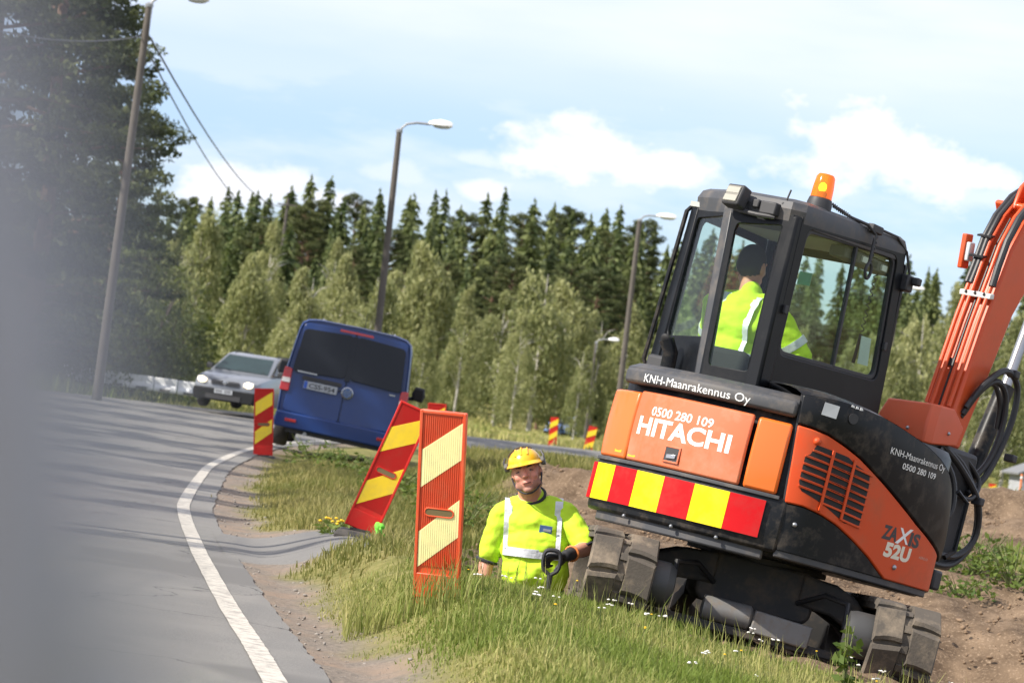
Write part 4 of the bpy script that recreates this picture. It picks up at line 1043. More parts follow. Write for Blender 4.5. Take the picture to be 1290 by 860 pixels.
# ================================================================ EXCAVATOR
t_, pi_ = rad(7.4), rad(2.5)
E1 = Vector((math.cos(t_), 0, -math.sin(t_))); E2 = Vector((0, math.cos(pi_), -math.sin(pi_))); E3 = E1.cross(E2).normalized(); E2 = E3.cross(E1)
EXO = (at(724, 768, 17.5) + at(1172, 872, 17.5)) / 2 + Vector((0, math.cos(pi_), -math.sin(pi_))) * 1.2
EXM = basis(EXO, E1, E2, E3)
exc = empty('excavator', 'orange and black tracked mini excavator digging beside the road', 'excavator', mat=EXM)
SWING = rad(-37)
org = pm('orange_paint', (0.62, 0.135, 0.045), .38, var=.06, scale=3, coat=.35, dirt=(.42, .25, .15), damt=.6, dscale=3.5)
org2 = pm('orange_side_paint', (0.62, 0.072, 0.014), .42, var=.09, scale=3, coat=.08, spec=.3, dirt=(.36, .12, .055), damt=.5, dscale=3.5)
org3 = pm('orange_cover_paint', (0.74, 0.15, 0.018), .36, var=.05, scale=3, coat=.3)
exb = pm('excavator_black', (0.008, 0.009, 0.011), .4, var=.15, scale=3, coat=.05, spec=.2, dirt=(.13, .105, .08), damt=.55, dscale=7)
exg = pm('grey_black_steel', (0.05, 0.052, 0.058), .5, var=.2, scale=5, dirt=(.20, .16, .12), damt=.5, dscale=5)
cabm = pm('cab_black', (0.006, 0.007, 0.009), .38, var=.12, scale=4, coat=.05, spec=.18, dirt=(.04, .038, .035), damt=.3, dscale=3)
muddy = pm('muddy_steel', (0.035, 0.034, 0.034), .7, var=.3, scale=5, dirt=(.17, .125, .085), damt=.65, dscale=5)
hose_m = pm('hydraulic_hose', (0.02, 0.02, 0.022), .5, var=.2)
steel = pm('bright_steel', (.36, .37, .39), .3, .7, var=.1)
decal_w = pm('decal_white', (.80, .80, .78), .45, var=.02); decal_k = pm('decal_dark', (.035, .035, .04), .45); decal_c = pm('decal_cream', (.74, .68, .55), .45, var=.03)
st_red = pm('reflective_red', (.50, .010, .014), .6, var=.12, scale=5, spec=.08, dirt=(.34, .06, .05), damt=.4, dscale=6); st_yel = pm('reflective_yellow', (.84, .68, .01), .6, var=.08, scale=5, spec=.1, dirt=(.60, .48, .08), damt=.35, dscale=6)
cabglass = glass_mat('cab_glass', (.90, .95, .92), .1)

_h = [(1.25 * math.sin(rad(a)), 0.22 - 1.25 * math.cos(rad(a))) for a in np.linspace(0, 34, 18)] + [(.765, -.68), (.815, -.5), (.855, -.28), (.88, 0), (.88, .25), (.855, .5), (.79, .68), (.68, .79), (.55, .83)]
# round the polyline so that the shell has no facets
FPp = np.array([(-a, b) for a, b in _h[:0:-1]] + _h)
_c = len(_h) - 1
SLn = np.concatenate([[0], np.cumsum(np.linalg.norm(np.diff(FPp, axis=0), axis=1))]); SLn -= SLn[_c]
SMIN, SMAX = SLn[0], SLn[-1]
_ss = np.linspace(SMIN, SMAX, 500); _xx = np.interp(_ss, SLn, FPp[:, 0]); _yy = np.interp(_ss, SLn, FPp[:, 1])
_k = np.ones(19) / 19
_xs = np.convolve(np.pad(_xx, 9, 'edge'), _k, 'valid'); _ys = np.convolve(np.pad(_yy, 9, 'edge'), _k, 'valid')
_tx = np.gradient(_xs, _ss); _ty = np.gradient(_ys, _ss); _tl = np.hypot(_tx, _ty); _tx /= _tl; _ty /= _tl


def SU(s, u, off=0.0):
    """Point on the rounded tail outline: s along it from the middle of the rear (right positive), u up, off outwards."""
    return Vector((np.interp(s, _ss, _xs) + np.interp(s, _ss, _ty) * off, np.interp(s, _ss, _ys) - np.interp(s, _ss, _tx) * off, u))


def UP(o, fwd=0.0): o.rotation_euler.z = SWING; o.location = Matrix.Rotation(SWING, 3, 'Z') @ Vector((0, fwd, 0)); return o          # a part of the swung upper works


def fcurve(P):
    a = [p[0] for p in P]; b = [p[1] for p in P]; return lambda s: float(np.interp(s, a, b))


def shell(name, s0, s1, lo, hi, off, mat, parent, th=.03, ns=24, nu=4, bevel=.006, belly=0.0, mitop=None):
    lo = lo if callable(lo) else (lambda s, v=lo: v); hi = hi if callable(hi) else (lambda s, v=hi: v)
    m = MB(); vs = []; fs = []
    for side in (0, 1):
        for i in range(ns + 1):
            s = s0 + (s1 - s0) * i / ns
            for j in range(nu + 1):
                k = j / nu; u = lo(s) + (hi(s) - lo(s)) * k; vs.append(SU(s, u, off + belly * math.sin(PI * k) - th * side))
    n = nu + 1; A = lambda side, i, j: side * (ns + 1) * n + i * n + j
    for i in range(ns):
        for j in range(nu): fs.append((A(0, i, j), A(0, i + 1, j), A(0, i + 1, j + 1), A(0, i, j + 1))); fs.append((A(1, i, j), A(1, i, j + 1), A(1, i + 1, j + 1), A(1, i + 1, j)))
        fs.append((A(0, i, 0), A(1, i, 0), A(1, i + 1, 0), A(0, i + 1, 0))); fs.append((A(0, i, nu), A(0, i + 1, nu), A(1, i + 1, nu), A(1, i, nu)))
    for j in range(nu):
        fs.append((A(0, 0, j), A(0, 0, j + 1), A(1, 0, j + 1), A(1, 0, j))); fs.append((A(0, ns, j), A(1, ns, j), A(1, ns, j + 1), A(0, ns, j + 1)))
    m.add(vs, fs); return m.build(name, mat, parent, bevel=bevel, ang=40)


# core of the upper works
def ring(u, inset, smin=SMIN, smax=SMAX, n=70): return [SU(smin + (smax - smin) * i / n, u, -inset) for i in range(n + 1)]


m = MB(); m.loft([ring(.53, .06), ring(.56, .045), ring(1.36, .045), ring(1.40, .07)]); deck = UP(m.build('upper_frame', exb, exc))
shell('counterweight', -.95, .672, .555, .862, .012, exb, deck, .06, 40, 4, .018, .012)
shell('counterweight_ledge', -.74, .62, .846, .868, .03, exg, deck, .05, 40, 1, .004)
shell('lower_bumper', -.66, .60, .50, .585, -.02, exg, deck, .05, 36, 2, .012)
wp = MB()
bnds = [-.722, -.653, -.455, -.26, -.055, .142, .353, .557]
plate = shell('warning_plate', bnds[0], bnds[-1], .612, .828, .040, blk, deck, .014, 40, 2, .002)
for k in range(7):
    shell('warning_stripe', bnds[k] + .0008, bnds[k + 1] - .0008, .615, .825, .0425, st_red if k % 2 == 0 else st_yel, plate, .0022, 8, 1, 0)
for (s_, u_) in ((.05, .56), (-.3, .555), (.33, .56)):
    m = MB(); c = SU(s_, u_, .02); m.ell(c, (.012, .012, .012), None, 8, 6); m.build('bolt', steel, deck)
ec = shell('engine_cover', -.412, .378, .872, 1.278, .022, org, deck, .03, 30, 6, .012, .010)
shell('left_corner_cover', -.80, -.434, .872, 1.268, .014, org3, deck, .04, 20, 5, .014, .008)
shell('right_corner_cover', .400, .596, .870, 1.274, .018, org3, deck, .05, 12, 5, .020, .012)
shell('rear_cap', -.62, .600, 1.312, 1.405, .03, exg, deck, .08, 40, 3, .02, .006)
m = MB(); R0 = [SU(-.62 + 1.22 * i / 40, 1.408, .018) for i in range(41)]; R1 = [SU(-.62 + 1.22 * i / 40, 1.440, -.045) for i in range(41)]; R2 = [Vector((p.x * .93, max(p.y + .14, -.80), 1.448)) for p in R0]
m.loft([R0, R1, R2], False, False); m.loft([[p - Vector((0, 0, .05)) for p in R0], R0], False, False); m.build('cap_top', exg, deck)
# latch
lt = MB()
for (a, b, c, d) in ((-.110, .0, .905, .915), (-.110, .0, .99, 1.0), (-.110, -.10, .915, .99), (-.01, .0, .915, .99)):
    lt.loft([[SU(a, c, .030), SU(b, c, .030), SU(b, d, .030), SU(a, d, .030)], [SU(a, c, .037), SU(b, c, .037), SU(b, d, .037), SU(a, d, .037)]])
lk = lt.build('latch', org, ec, bevel=.002)
m = MB(); m.loft([[SU(-.10, .915, .0335), SU(-.01, .915, .0335), SU(-.01, .99, .0335), SU(-.10, .99, .0335)], [SU(-.10, .915, .0345), SU(-.01, .915, .0345), SU(-.01, .99, .0345), SU(-.10, .99, .0345)]]); m.build('latch_recess', blk, ec)
m = MB(); m.loft([[SU(-.085, .925, .036), SU(-.022, .93, .036), SU(-.022, .955, .036), SU(-.085, .95, .036)], [SU(-.085, .925, .042), SU(-.022, .93, .042), SU(-.022, .955, .042), SU(-.085, .95, .042)]]); m.build('latch_handle', steel, ec, bevel=.003)
belly_ec = lambda u: .010 * math.sin(PI * (u - .872) / .406)
text_part('lettering', 'HITACHI', decal_w, ec, lambda x, y: SU(x, 1.033 + y, .0232 + belly_ec(1.033 + y)), .104, -.357, .642, .03)
text_part('lettering', '0500 280 109', decal_w, ec, lambda x, y: SU(x, 1.149 + y, .0232 + belly_ec(1.149 + y)), .053, -.275, .432, .014)
text_part('lettering', 'KNH-Maanrakennus Oy', decal_w, deck, lambda x, y: SU(x, 1.328 + y, .0312 + .006 * math.sin(PI * (.016 + y) / .093)), .050, -.405, .74, .0)
for (a, b, c, d) in ((-.545, -.475, .905, .975), (-.395, -.33, .893, .945)):
    m = MB(); o_ = .0235 if a > -.42 else .0160
    m.loft([[SU(a, c, o_), SU(b, c, o_), SU(b, d, o_), SU(a, d, o_)], [SU(a, c, o_ + .001), SU(b, c, o_ + .001), SU(b, d, o_ + .001), SU(a, d, o_ + .001)]]); m.build('yellow_sticker', pm('sticker_yellow', (.85, .45, .02), .5), deck)

# right side: skirt, orange cover, black hood
c_top = fcurve([(.61, 1.278), (.70, 1.275), (.80, 1.262), (.93, 1.228), (1.06, 1.189), (1.32, 1.087), (1.53, 1.004), (1.74, .925), (1.95, .862), (2.15, .80), (2.3, .74)])
c_skirt = fcurve([(.64, .842), (.76, .846), (.88, .828), (1.01, .796), (1.17, .738), (1.33, .673), (1.43, .625), (1.50, .592), (1.54, .575), (2.3, .575)])
c_hood = fcurve([(.60, 1.470), (.70, 1.482), (.84, 1.488), (1.0, 1.483), (1.17, 1.472), (1.33, 1.45), (1.50, 1.422), (1.65, 1.395), (1.81, 1.358), (1.9, 1.328), (1.99, 1.290), (2.07, 1.235), (2.16, 1.14), (2.24, 1.0), (2.3, .86)])
gapf = lambda u: .66 - (u - .58) * .075


def shell2(name, s1, lo, hi, off, mat, parent, th=.04, ns=40, nu=6, bevel=.01, belly=0.0, s_off=.012, sfront=None):
    """Side panel whose rear edge follows the slanting joint."""
    m = MB(); vs = []; fs = []
    for side in (0, 1):
        for i in range(ns + 1):
            for j in range(nu + 1):
                q = i / ns; s = .62 + (s1 - .62) * q; k = j / nu; u = lo(s) + (hi(s) - lo(s)) * k; s = gapf(u) + s_off + (s1 - gapf(u) - s_off) * q
                u = lo(s) + (hi(s) - lo(s)) * k; vs.append(SU(s, u, off + belly * math.sin(PI * k) - th * side))
    n = nu + 1; A = lambda side, i, j: side * (ns + 1) * n + i * n + j
    for i in range(ns):
        for j in range(nu): fs.append((A(0, i, j), A(0, i + 1, j), A(0, i + 1, j + 1), A(0, i, j + 1))); fs.append((A(1, i, j), A(1, i, j + 1), A(1, i + 1, j + 1), A(1, i + 1, j)))
        fs.append((A(0, i, 0), A(1, i, 0), A(1, i + 1, 0), A(0, i + 1, 0))); fs.append((A(0, i, nu), A(0, i + 1, nu), A(1, i + 1, nu), A(1, i, nu)))
    for j in range(nu): fs.append((A(0, 0, j), A(0, 0, j + 1), A(1, 0, j + 1), A(1, 0, j))); fs.append((A(0, ns, j), A(1, ns, j), A(1, ns, j + 1), A(0, ns, j + 1)))
    m.add(vs, fs); return m.build(name, mat, parent, bevel=bevel, ang=40)


sc_ = shell2('side_cover', 2.16, c_skirt, c_top, .016, org2, deck, .045, 60, 8, .008)
shell2('side_skirt', 1.52, lambda s: .578, lambda s: c_skirt(s) - .008, .010, exb, deck, .04, 40, 4, .008)
shell('sill_rail', .66, 2.15, .535, .580, .0, exg, deck, .05, 50, 1, .008)
hd = shell2('side_hood', 2.27, lambda s: c_top(s) + .008, lambda s: c_hood(s) - .02, .022, exb, deck, .05, 60, 8, .008, .012)
# hood top, rolled over towards the cab
m = MB(); G = []
for i in range(61):
    s = gapf(1.45) + .012 + (2.27 - gapf(1.45) - .012) * i / 60; u = c_hood(s); row = []
    e = SU(s, u, .022); inn = Vector((.165, min(max(e.y, -.60), .62), 0)); 
    for k in range(9):
        q = k / 8; p = e.lerp(Vector((inn.x, inn.y if e.y > -.6 else e.y * (1 - q) + inn.y * q, 0)), q); w = min(1, q * 4)
        row.append(Vector((p.x, p.y, u - .022 + .030 * math.sin(w * PI / 2) + .02 * q)))
    G.append(row)
m.loft(G, False, False); ht = m.build('hood_top', exb, deck)
m = MB(); m.loft([[SU(gapf(u) + .0, u, .0) for u in (.60, .9, 1.2, 1.46)], [SU(gapf(u) + .012, u, .0) for u in (.60, .9, 1.2, 1.46)]], False, False); m.build('joint_strip', blk, deck)
text_part('lettering', 'KNH-Maanrakennus Oy', decal_w, hd, lambda x, y: SU(x, 1.268 + y, .0362), .040, 1.275, .60, .0)
text_part('lettering', '0500 280 109', decal_w, hd, lambda x, y: SU(x, 1.207 + y, .0362), .036, 1.415, .37, .008)
sh = lambda x, y, u0: SU(x + (y) * .10, u0 + y, .0168)
for wrd, x0, w, mt in (('ZA', 1.405, .155, decal_k), ('IS', 1.695, .125, decal_k)): text_part('lettering', wrd, mt, sc_, lambda x, y: sh(x, y, .800), .078, x0, w, .045)
m = MB()
for (a, b) in (((1.565, .792), (1.70, .892)), ((1.585, .885), (1.678, .80))):
    d = .017 if a[1] < .8 else .013
    m.loft([[SU(a[0] - d, a[1], o_), SU(a[0] + d, a[1], o_), SU(b[0] + d, b[1], o_), SU(b[0] - d, b[1], o_)] for o_ in (.0168, .0178)])
m.build('lettering', decal_w, sc_)
text_part('lettering', '52U', decal_c, sc_, lambda x, y: sh(x, y, .706), .080, 1.462, .285, .05)
text_part('small_lettering', 'AERO-D', pm('decal_faint', (.55, .32, .25), .5), sc_, lambda x, y: sh(x, y, .745), .016, 1.86, .13, .004)
# grille: dark openings behind orange bars
gr0, gr1, gu0, gu1 = .705, 1.185, .815, 1.195
skew = lambda s: .10 * (s - .705)
m = MB(); P = lambda s, u, o_: SU(s, u - skew(s), o_)
prow = [(.735, 1.205), (.83, 1.205), (.97, 1.205), (1.02, 1.188), (1.17, 1.165), (1.185, 1.10), (1.185, .87), (1.06, .852), (.88, .90), (.72, .93), (.70, .97), (.70, 1.12), (.735, 1.14)]
g_lo = fcurve([(.70, .975), (.72, .93), (.88, .90), (1.06, .852), (1.185, .875)]); g_hi = fcurve([(.70, 1.12), (.735, 1.145), (.74, 1.2), (.97, 1.205), (1.02, 1.188), (1.17, 1.165), (1.185, 1.10)])
sl_ = np.linspace(.70, 1.185, 40); vs = [P(s, (g_lo(s) + (g_hi(s) - g_lo(s)) * j), .0178) for s in sl_ for j in (0, .25, .5, .75, 1)]; m.add(vs, [(i * 5 + j, (i + 1) * 5 + j, (i + 1) * 5 + j + 1, i * 5 + j + 1) for i in range(39) for j in range(4)]); gri = m.build('vent_grille', pm('grille_dark', (.012, .012, .013), .7), sc_, smooth=False)
for c in (.857, 1.022):
    m = MB(); m.loft([[P(c - .009 + .0, u, o_) for u in (.86, 1.205)] + [P(c + .009, u, o_) for u in (1.205, .86)] for o_ in (.0182, .028)]); m.build('grille_bar', org2, gri, bevel=.002)
for r_ in range(8):
    u = 1.165 - r_ * .043; s0_, s1_ = (.70, 1.19) if r_ < 6 else ((.865, 1.19) if r_ == 6 else (1.03, 1.19))
    if r_ == 0: s0_ = .735
    m = MB(); ns = 22; top = [(s0_ + (s1_ - s0_) * i / ns) for i in range(ns + 1)]
    m.loft([[P(s, u - .006, o_) for s in top] + [P(s, u + .006, o_) for s in reversed(top)] for o_ in (.0182, .026)]); m.build('grille_slat', org2, gri, bevel=.0015)
for (s_, u_, q, mt) in ((.745, 1.215, .022, org2), (.735, .735, .014, steel), (1.60, .655, .016, steel)):
    m = MB(); c = SU(s_, u_, .018); m.ell(c, (q, q, q), None, 12, 8); m.build('plug', mt, deck)
m = MB(); c0 = .725; m.loft([[SU(c0, 1.365, o_), SU(c0 + .085, 1.362, o_), SU(c0 + .09, 1.435, o_), SU(c0 + .005, 1.437, o_)] for o_ in (.037, .038)]); m.build('grey_sticker', pm('sticker_grey', (.5, .52, .53), .5), hd)
m = MB(); m.lathe((0, 0, 0), [(.03, .0), (.03, .012), (.012, .016)], 14, 'y'); lock = m.build('fuel_lock', blk, hd); lock.location = SU(.915, 1.39, .045); lock.rotation_euler.z = 1.0
m = MB()
for k in range(3): m.loft([[SU(.885 + .032 * k, 1.452 - .003 * k, o_), SU(.91 + .032 * k, 1.450, o_), SU(.905 + .03 * k, 1.462, o_), SU(.89 + .03 * k, 1.464, o_)] for o_ in (.037, .0385)])
m.build('fuel_mark', decal_w, hd)

# front of the deck beside the boom
m = MB(); m.box((.55, .74, .74), (.34, .16, .34)); UP(m.build('front_step', exb, exc, bevel=.02))
m = MB(); m.box((.62, .86, .66), (.22, .10, .12)); UP(m.build('step_pad', blk, exc, bevel=.015))
m = MB(); m.tube([(.78, .78, .80), (.79, .86, .85), (.79, .87, 1.15), (.76, .78, 1.2)], .016, 8); UP(m.build('grab_rail', exb, exc))

# ---------------------------------------------------------------- undercarriage
def track_pts(zc, R, y0, y1, n=16):
    return [(y1 + R * math.sin(a), zc - R * math.cos(a)) for a in np.linspace(0, PI, n)] + [(y0 - R * math.sin(a), zc + R * math.cos(a)) for a in np.linspace(0, PI, n)]


rub = pm('track_rubber', (0.085, 0.072, 0.058), .9, var=.3, scale=7, bump=.15, bscale=70, dirt=(.33, .26, .185), damt=.8, dscale=4)
for (x0, x1) in ((-1.0, -.625), (.625, 1.0)):
    zc, R, y0, y1 = .232, .202, -.90, .90
    pts = track_pts(zc, R, y0, y1); m = MB()
    m.loft([[(x0 + .01, y, z) for (y, z) in pts], [(x1 - .01, y, z) for (y, z) in pts]], True, False)
    inn = track_pts(zc, R - .035, y0, y1); m.loft([[(x0 + .01, y, z) for (y, z) in inn], [(x1 - .01, y, z) for (y, z) in inn]], True, False)
    for x in (x0 + .01, x1 - .01): m.loft([[(x, y, z) for (y, z) in pts], [(x, y, z) for (y, z) in inn]], True, False)
    trk = m.build('track', rub, exc)
    # lugs: two staggered columns round the belt
    per = 2 * (y1 - y0) + 2 * PI * R; nl = 22
    def belt(s):
        s %= per; L = y1 - y0
        if s < PI * R: a = s / R; return (y0 - R * math.sin(a), zc + R * math.cos(a)), (-math.sin(a), math.cos(a)), (-math.cos(a), -math.sin(a))
        s -= PI * R
        if s < L: return (y0 + s, zc - R), (0, -1), (1, 0)
        s -= L
        if s < PI * R: a = s / R; return (y1 + R * math.sin(a), zc - R * math.cos(a)), (math.sin(a), -math.cos(a)), (math.cos(a), math.sin(a))
        s -= PI * R; return (y1 - s, zc + R), (0, 1), (-1, 0)
    pitch = per / nl
    lugs = MB()
    for side in (0, 1):
        xa, xb = (x0, x0 + .172) if side == 0 else (x1 - .172, x1)
        for k in range(nl):
            base = (k + .5 * side) * pitch; rr = []
            for (w, hgt, ins) in ((.47, .0, 0), (.45, .022, .004), (.36, .032, .012)):
                ring_ = []
                steps = [-1, -.5, 0, .5, 1]
                for (xx, sk) in ((xa + ins, .0), ((xa + xb) / 2, .012 if side == 0 else -.012), (xb - ins, .0)):
                    pass
                edge0 = []; edge1 = []
                for q in (0, .35, .7, 1):
                    xx = xa + ins + (xb - xa - 2 * ins) * q; kk = (q if side == 0 else 1 - q); off = -.018 * kk
                    (py, pz), (nyy, nzz), _t = belt(base - w * pitch + off); edge0.append((xx, py + nyy * hgt, pz + nzz * hgt))
                    (py, pz), (nyy, nzz), _t = belt(base + w * pitch * (1 - .10 * math.sin(q * PI)) + off); edge1.append((xx, py + nyy * hgt, pz + nzz * hgt))
                rr.append(edge0 + edge1[::-1])
            lugs.loft(rr, True, True)
        for k in range(nl * 2):
            (py, pz), (nyy, nzz), tt = belt(k * pitch / 2); xm = (x0 + x1) / 2
            if side == 0: lugs.loft([[(xm + dx, py + nyy * hh + tt[0] * q, pz + nzz * hh + tt[1] * q) for (dx, q) in ((-.02, -.022), (.02, -.022), (.02, .022), (-.02, .022))] for hh in (0, .012)])
    lugs.build('tread_lugs', rub, trk, ang=25)
    m = MB(); xm = (x0 + x1) / 2; sgn = -1 if x0 < 0 else 1
    m.loft([[(xm - sgn * .11, y, z) for (y, z) in ((-.75, .16), (.75, .16), (.8, .30), (.5, .34), (-.5, .34), (-.8, .30))], [(xm + sgn * .11, y, z) for (y, z) in ((-.75, .16), (.75, .16), (.8, .30), (.5, .34), (-.5, .34), (-.8, .30))]]); m.build('track_frame', muddy, exc, bevel=.01)
    for y in (-.90, .90):
        m = MB(); m.lathe((xm - .10, y, zc), [(.05, 0), (.165, .0), (.165, .06), (.12, .08), (.12, .12), (.165, .14), (.165, .20), (.05, .20)], 22, 'x'); w = m.build('sprocket' if y < 0 else 'idler', muddy, exc)
        for k in range(11): 
            a = k * 2 * PI / 11; b = MB(); b.box((xm - sgn * .102, y + .145 * math.cos(a), zc + .145 * math.sin(a)), (.02, .03, .03), (a, 0, 0)); b.build('sprocket_tooth', muddy, w) if y < 0 else None
    for y in (-.5, -.17, .17, .5):
        m = MB(); m.lathe((xm - .12, y, .13), [(.04, 0), (.075, 0), (.075, .08), (.05, .09), (.05, .15), (.075, .16), (.075, .24), (.04, .24)], 14, 'x'); m.build('roller', muddy, exc)
m = MB(); m.loft([[(-.34, y, .24), (-.30, y, .20), (.30, y, .20), (.34, y, .24), (.36, y, .47), (.28, y, .50), (-.28, y, .50), (-.36, y, .47)] for y in (-.42, .42)]); m.build('car_body', muddy, exc, bevel=.02)
for s in (-1, 1):
    for y in (-.34, .34):
        m = MB(); m.loft([[(s * x, y + dy, z + dz) for (dy, dz) in ((-.10, -.09), (.10, -.09), (.10, .09), (-.10, .09))] for (x, z) in ((.25, .40), (.45, .385), (.58, .33), (.66, .25))]); m.build('side_leg', muddy, exc, bevel=.015)
m = MB(); m.lathe((0, 0, .49), [(.42, 0), (.42, .03), (.39, .035), (.39, .06)], 36); m.build('swing_ring', muddy, exc)
# dozer blade at the far end with its arms and cylinder
m = MB(); m.prism([(1.30, .02), (1.345, .02), (1.36, .10), (1.345, .20), (1.37, .33), (1.34, .34), (1.315, .22), (1.31, .12)], -.98, .98, 'yz'); bl = m.build('dozer_blade', muddy, exc, bevel=.006)
m = MB(); m.box((0, 1.36, .045), (1.96, .02, .07)); m.build('cutting_edge', steel, bl)
for s in (-1, 1): m = MB(); m.loft([[(s * .30 + dx, y, z + dz) for (dx, dz) in ((-.045, -.05), (.045, -.05), (.045, .05), (-.045, .05))] for (y, z) in ((.35, .26), (.9, .17), (1.31, .14))]); m.build('blade_arm', muddy, exc, bevel=.008)
m = MB(); m.bar((0, .35, .30), (0, .9, .26), .055, .055, 14); cy = m.build('blade_cylinder', muddy, exc); m = MB(); m.bar((0, .9, .26), (0, 1.3, .22), .028, .028, 12); m.build('cylinder_rod', steel, cy)
# travel motors and pipes seen under the machine
for s in (-1, 1):
    m = MB(); m.lathe((s * .60 - .11, -.90, .232), [(.03, 0), (.12, .01), (.13, .05), (.13, .17), (.10, .21), (.03, .22)], 20, 'x'); m.build('travel_motor', pm('motor_grey', (.06, .06, .06), .55, .2, dirt=(.16, .12, .09), damt=.6), exc)
m = MB(); m.lathe((-.30, -.62, .17), [(.02, 0), (.07, .01), (.07, .28), (.045, .30), (.03, .36)], 16, 'x'); m.build('swivel_pipe', pm('pipe_grey', (.20, .195, .19), .55, .2, dirt=(.20, .15, .105), damt=.9, dscale=9), exc)
m = MB(); m.box((.17, -.62, .15), (.34, .14, .13), (0, .05, 0)); m.build('guard_plate', MATS['pipe_grey'], exc, bevel=.01)
m = MB(); m.box((0, -.62, .075), (1.02, .06, .05)); m.build('cross_bar', muddy, exc, bevel=.008)
for k, (a, b) in enumerate((((-.5, -.82, .24), (-.25, -.43, .32)), ((.5, -.82, .24), (.25, -.43, .32)))):
    m = MB(); a = Vector(a); b = Vector(b); m.tube([a, a + Vector((0, .1, .14)), (a + b) / 2 + Vector((0, 0, .12)), b], .016, 8); m.build('hose', hose_m, exc)

# ---------------------------------------------------------------- cab
cab = bpy.data.objects.new('cab', None); COL.objects.link(cab); cab.parent = exc; UP(cab)
# outline corners: bottom (r, f) and top (r, f); rear right, rear middle post, rear left, left rear, left front, right front
CB = [(.150, -.60), (.085, -.69), (-.205, -.735), (-.70, -.50), (-.80, -.36), (-.80, .55), (-.66, .74), (.05, .76), (.145, .68)]
CT = [(.130, -.60), (.070, -.67), (-.285, -.715), (-.70, -.48), (-.78, -.34), (-.78, .42), (-.66, .60), (.05, .66), (.125, .58)]
UB, UT = 1.44, 2.50


def cp(i, k, u=None):
    a = Vector((*CB[i], UB)); b = Vector((*CT[i], UT)); return a.lerp(b, k)


def lerp_face(i, j, a, k):
    """Point on the wall between corner i and j: a across, k up."""
    return cp(i, k).lerp(cp(j, k), a)


def wall(name, i, j, outer, holes, mat, out, th=.05, glass=None, parent=None):
    pass


def post(name, pts, w, d, out=None, mat=cabm, bev=.018):
    m = MB(); rings_ = []
    for p, (wx, dx) in pts:
        rings_.append([p + wx * (a * w / 2) + dx * (b * d / 2) for (a, b) in ((-1, -1), (1, -1), (1, 1), (-1, 1))])
    m.loft(rings_); return m.build(name, mat, parent=cab, bevel=bev)


def dirs(i, j):
    d = cp(j, .5) - cp(i, .5); d.z = 0; d.normalize(); return d, Vector((d.y, -d.x, 0))


RX = Vector((1, 0, 0)); FY = Vector((0, 1, 0))
# posts
post('rear_right_post', [(Vector((.105, -.625, 1.42)), (RX, FY)), (Vector((.085, -.615, 2.0)), (RX, FY)), (Vector((.075, -.60, 2.47)), (RX, FY))], .105, .135)
dn, nn_ = dirs(1, 3)
post('rear_middle_post', [(Vector((-.235, -.69, 1.43)), (dn, nn_)), (Vector((-.335, -.665, 2.46)), (dn, nn_))], .085, .06, mat=exg)
post('rear_left_post', [(Vector((-.765, -.40, 1.40)), (RX, FY)), (Vector((-.750, -.37, 2.46)), (RX, FY))], .05, .10)
post('front_left_post', [(Vector((-.76, .60, 1.2)), (RX, FY)), (Vector((-.74, .48, 2.46)), (RX, FY))], .06, .08)
post('front_right_post', [(Vector((.105, .70, 1.25)), (RX, FY)), (Vector((.10, .66, 1.75)), (RX, FY)), (Vector((.088, .60, 2.46)), (RX, FY))], .07, .075)
# roof: rounded slab
rings_ = []
for (u, ins) in ((2.42, .0), (2.50, -.012), (2.545, .01), (2.565, .05), (2.575, .16)):
    poly = []
    n = len(CT)
    for i in range(n):
        p = Vector((*CT[i], 0)); a = Vector((*CT[i - 1], 0)); b = Vector((*CT[(i + 1) % n], 0)); c = Vector((-.32, 0, 0))
        for (q, r_) in ((a, .25), (None, 0), (b, .25)):
            z = p if q is None else p + (q - p) * min(.3, .06 / max((q - p).length, .01))
            v = (c - z); v.normalize(); poly.append(Vector((z.x, z.y, 0)) + v * ins)
    rings_.append([Vector((p.x, p.y, u + .055 * (p.y + .6) / 1.2 * 1.0)) for p in poly])
m = MB(); m.loft(rings_); rf = m.build('roof', exg, cab, ang=30)
# right wall: frame round the big window, panel below
def rw(f, u):
    k = (u - UB) / (UT - UB); return Vector((.150 - .020 * k + .0, f, u))


def ring_panel(name, outer, inner, mp, th, nrm, mat, parent, bev=.006):
    """Flat frame between two outlines with equal corner counts."""
    m = MB(); n = len(outer); vs = [mp(*p) for p in outer] + [mp(*p) for p in inner]; vs += [v - nrm * th for v in vs]; fs = []
    for i in range(n):
        j = (i + 1) % n; fs += [(i, j, n + j, n + i), (2 * n + i, 3 * n + i, 3 * n + j, 2 * n + j), (i, 2 * n + i, 2 * n + j, j), (n + i, n + j, 3 * n + j, 3 * n + i)]
    m.add(vs, fs); return m.build(name, mat, parent, bevel=bev)


def rr_(P, r=.06, k=5):
    P = [Vector((p[0], p[1], 0)) for p in P]; res = []
    for i in range(len(P)):
        p, a, b = P[i], P[i - 1], P[(i + 1) % len(P)]; u = (a - p).normalized() * r; v = (b - p).normalized() * r
        for q in range(k): t = q / (k - 1); z = (p + u) * (1 - t) ** 2 + p * 2 * t * (1 - t) + (p + v) * t * t; res.append((z.x, z.y))
    return res


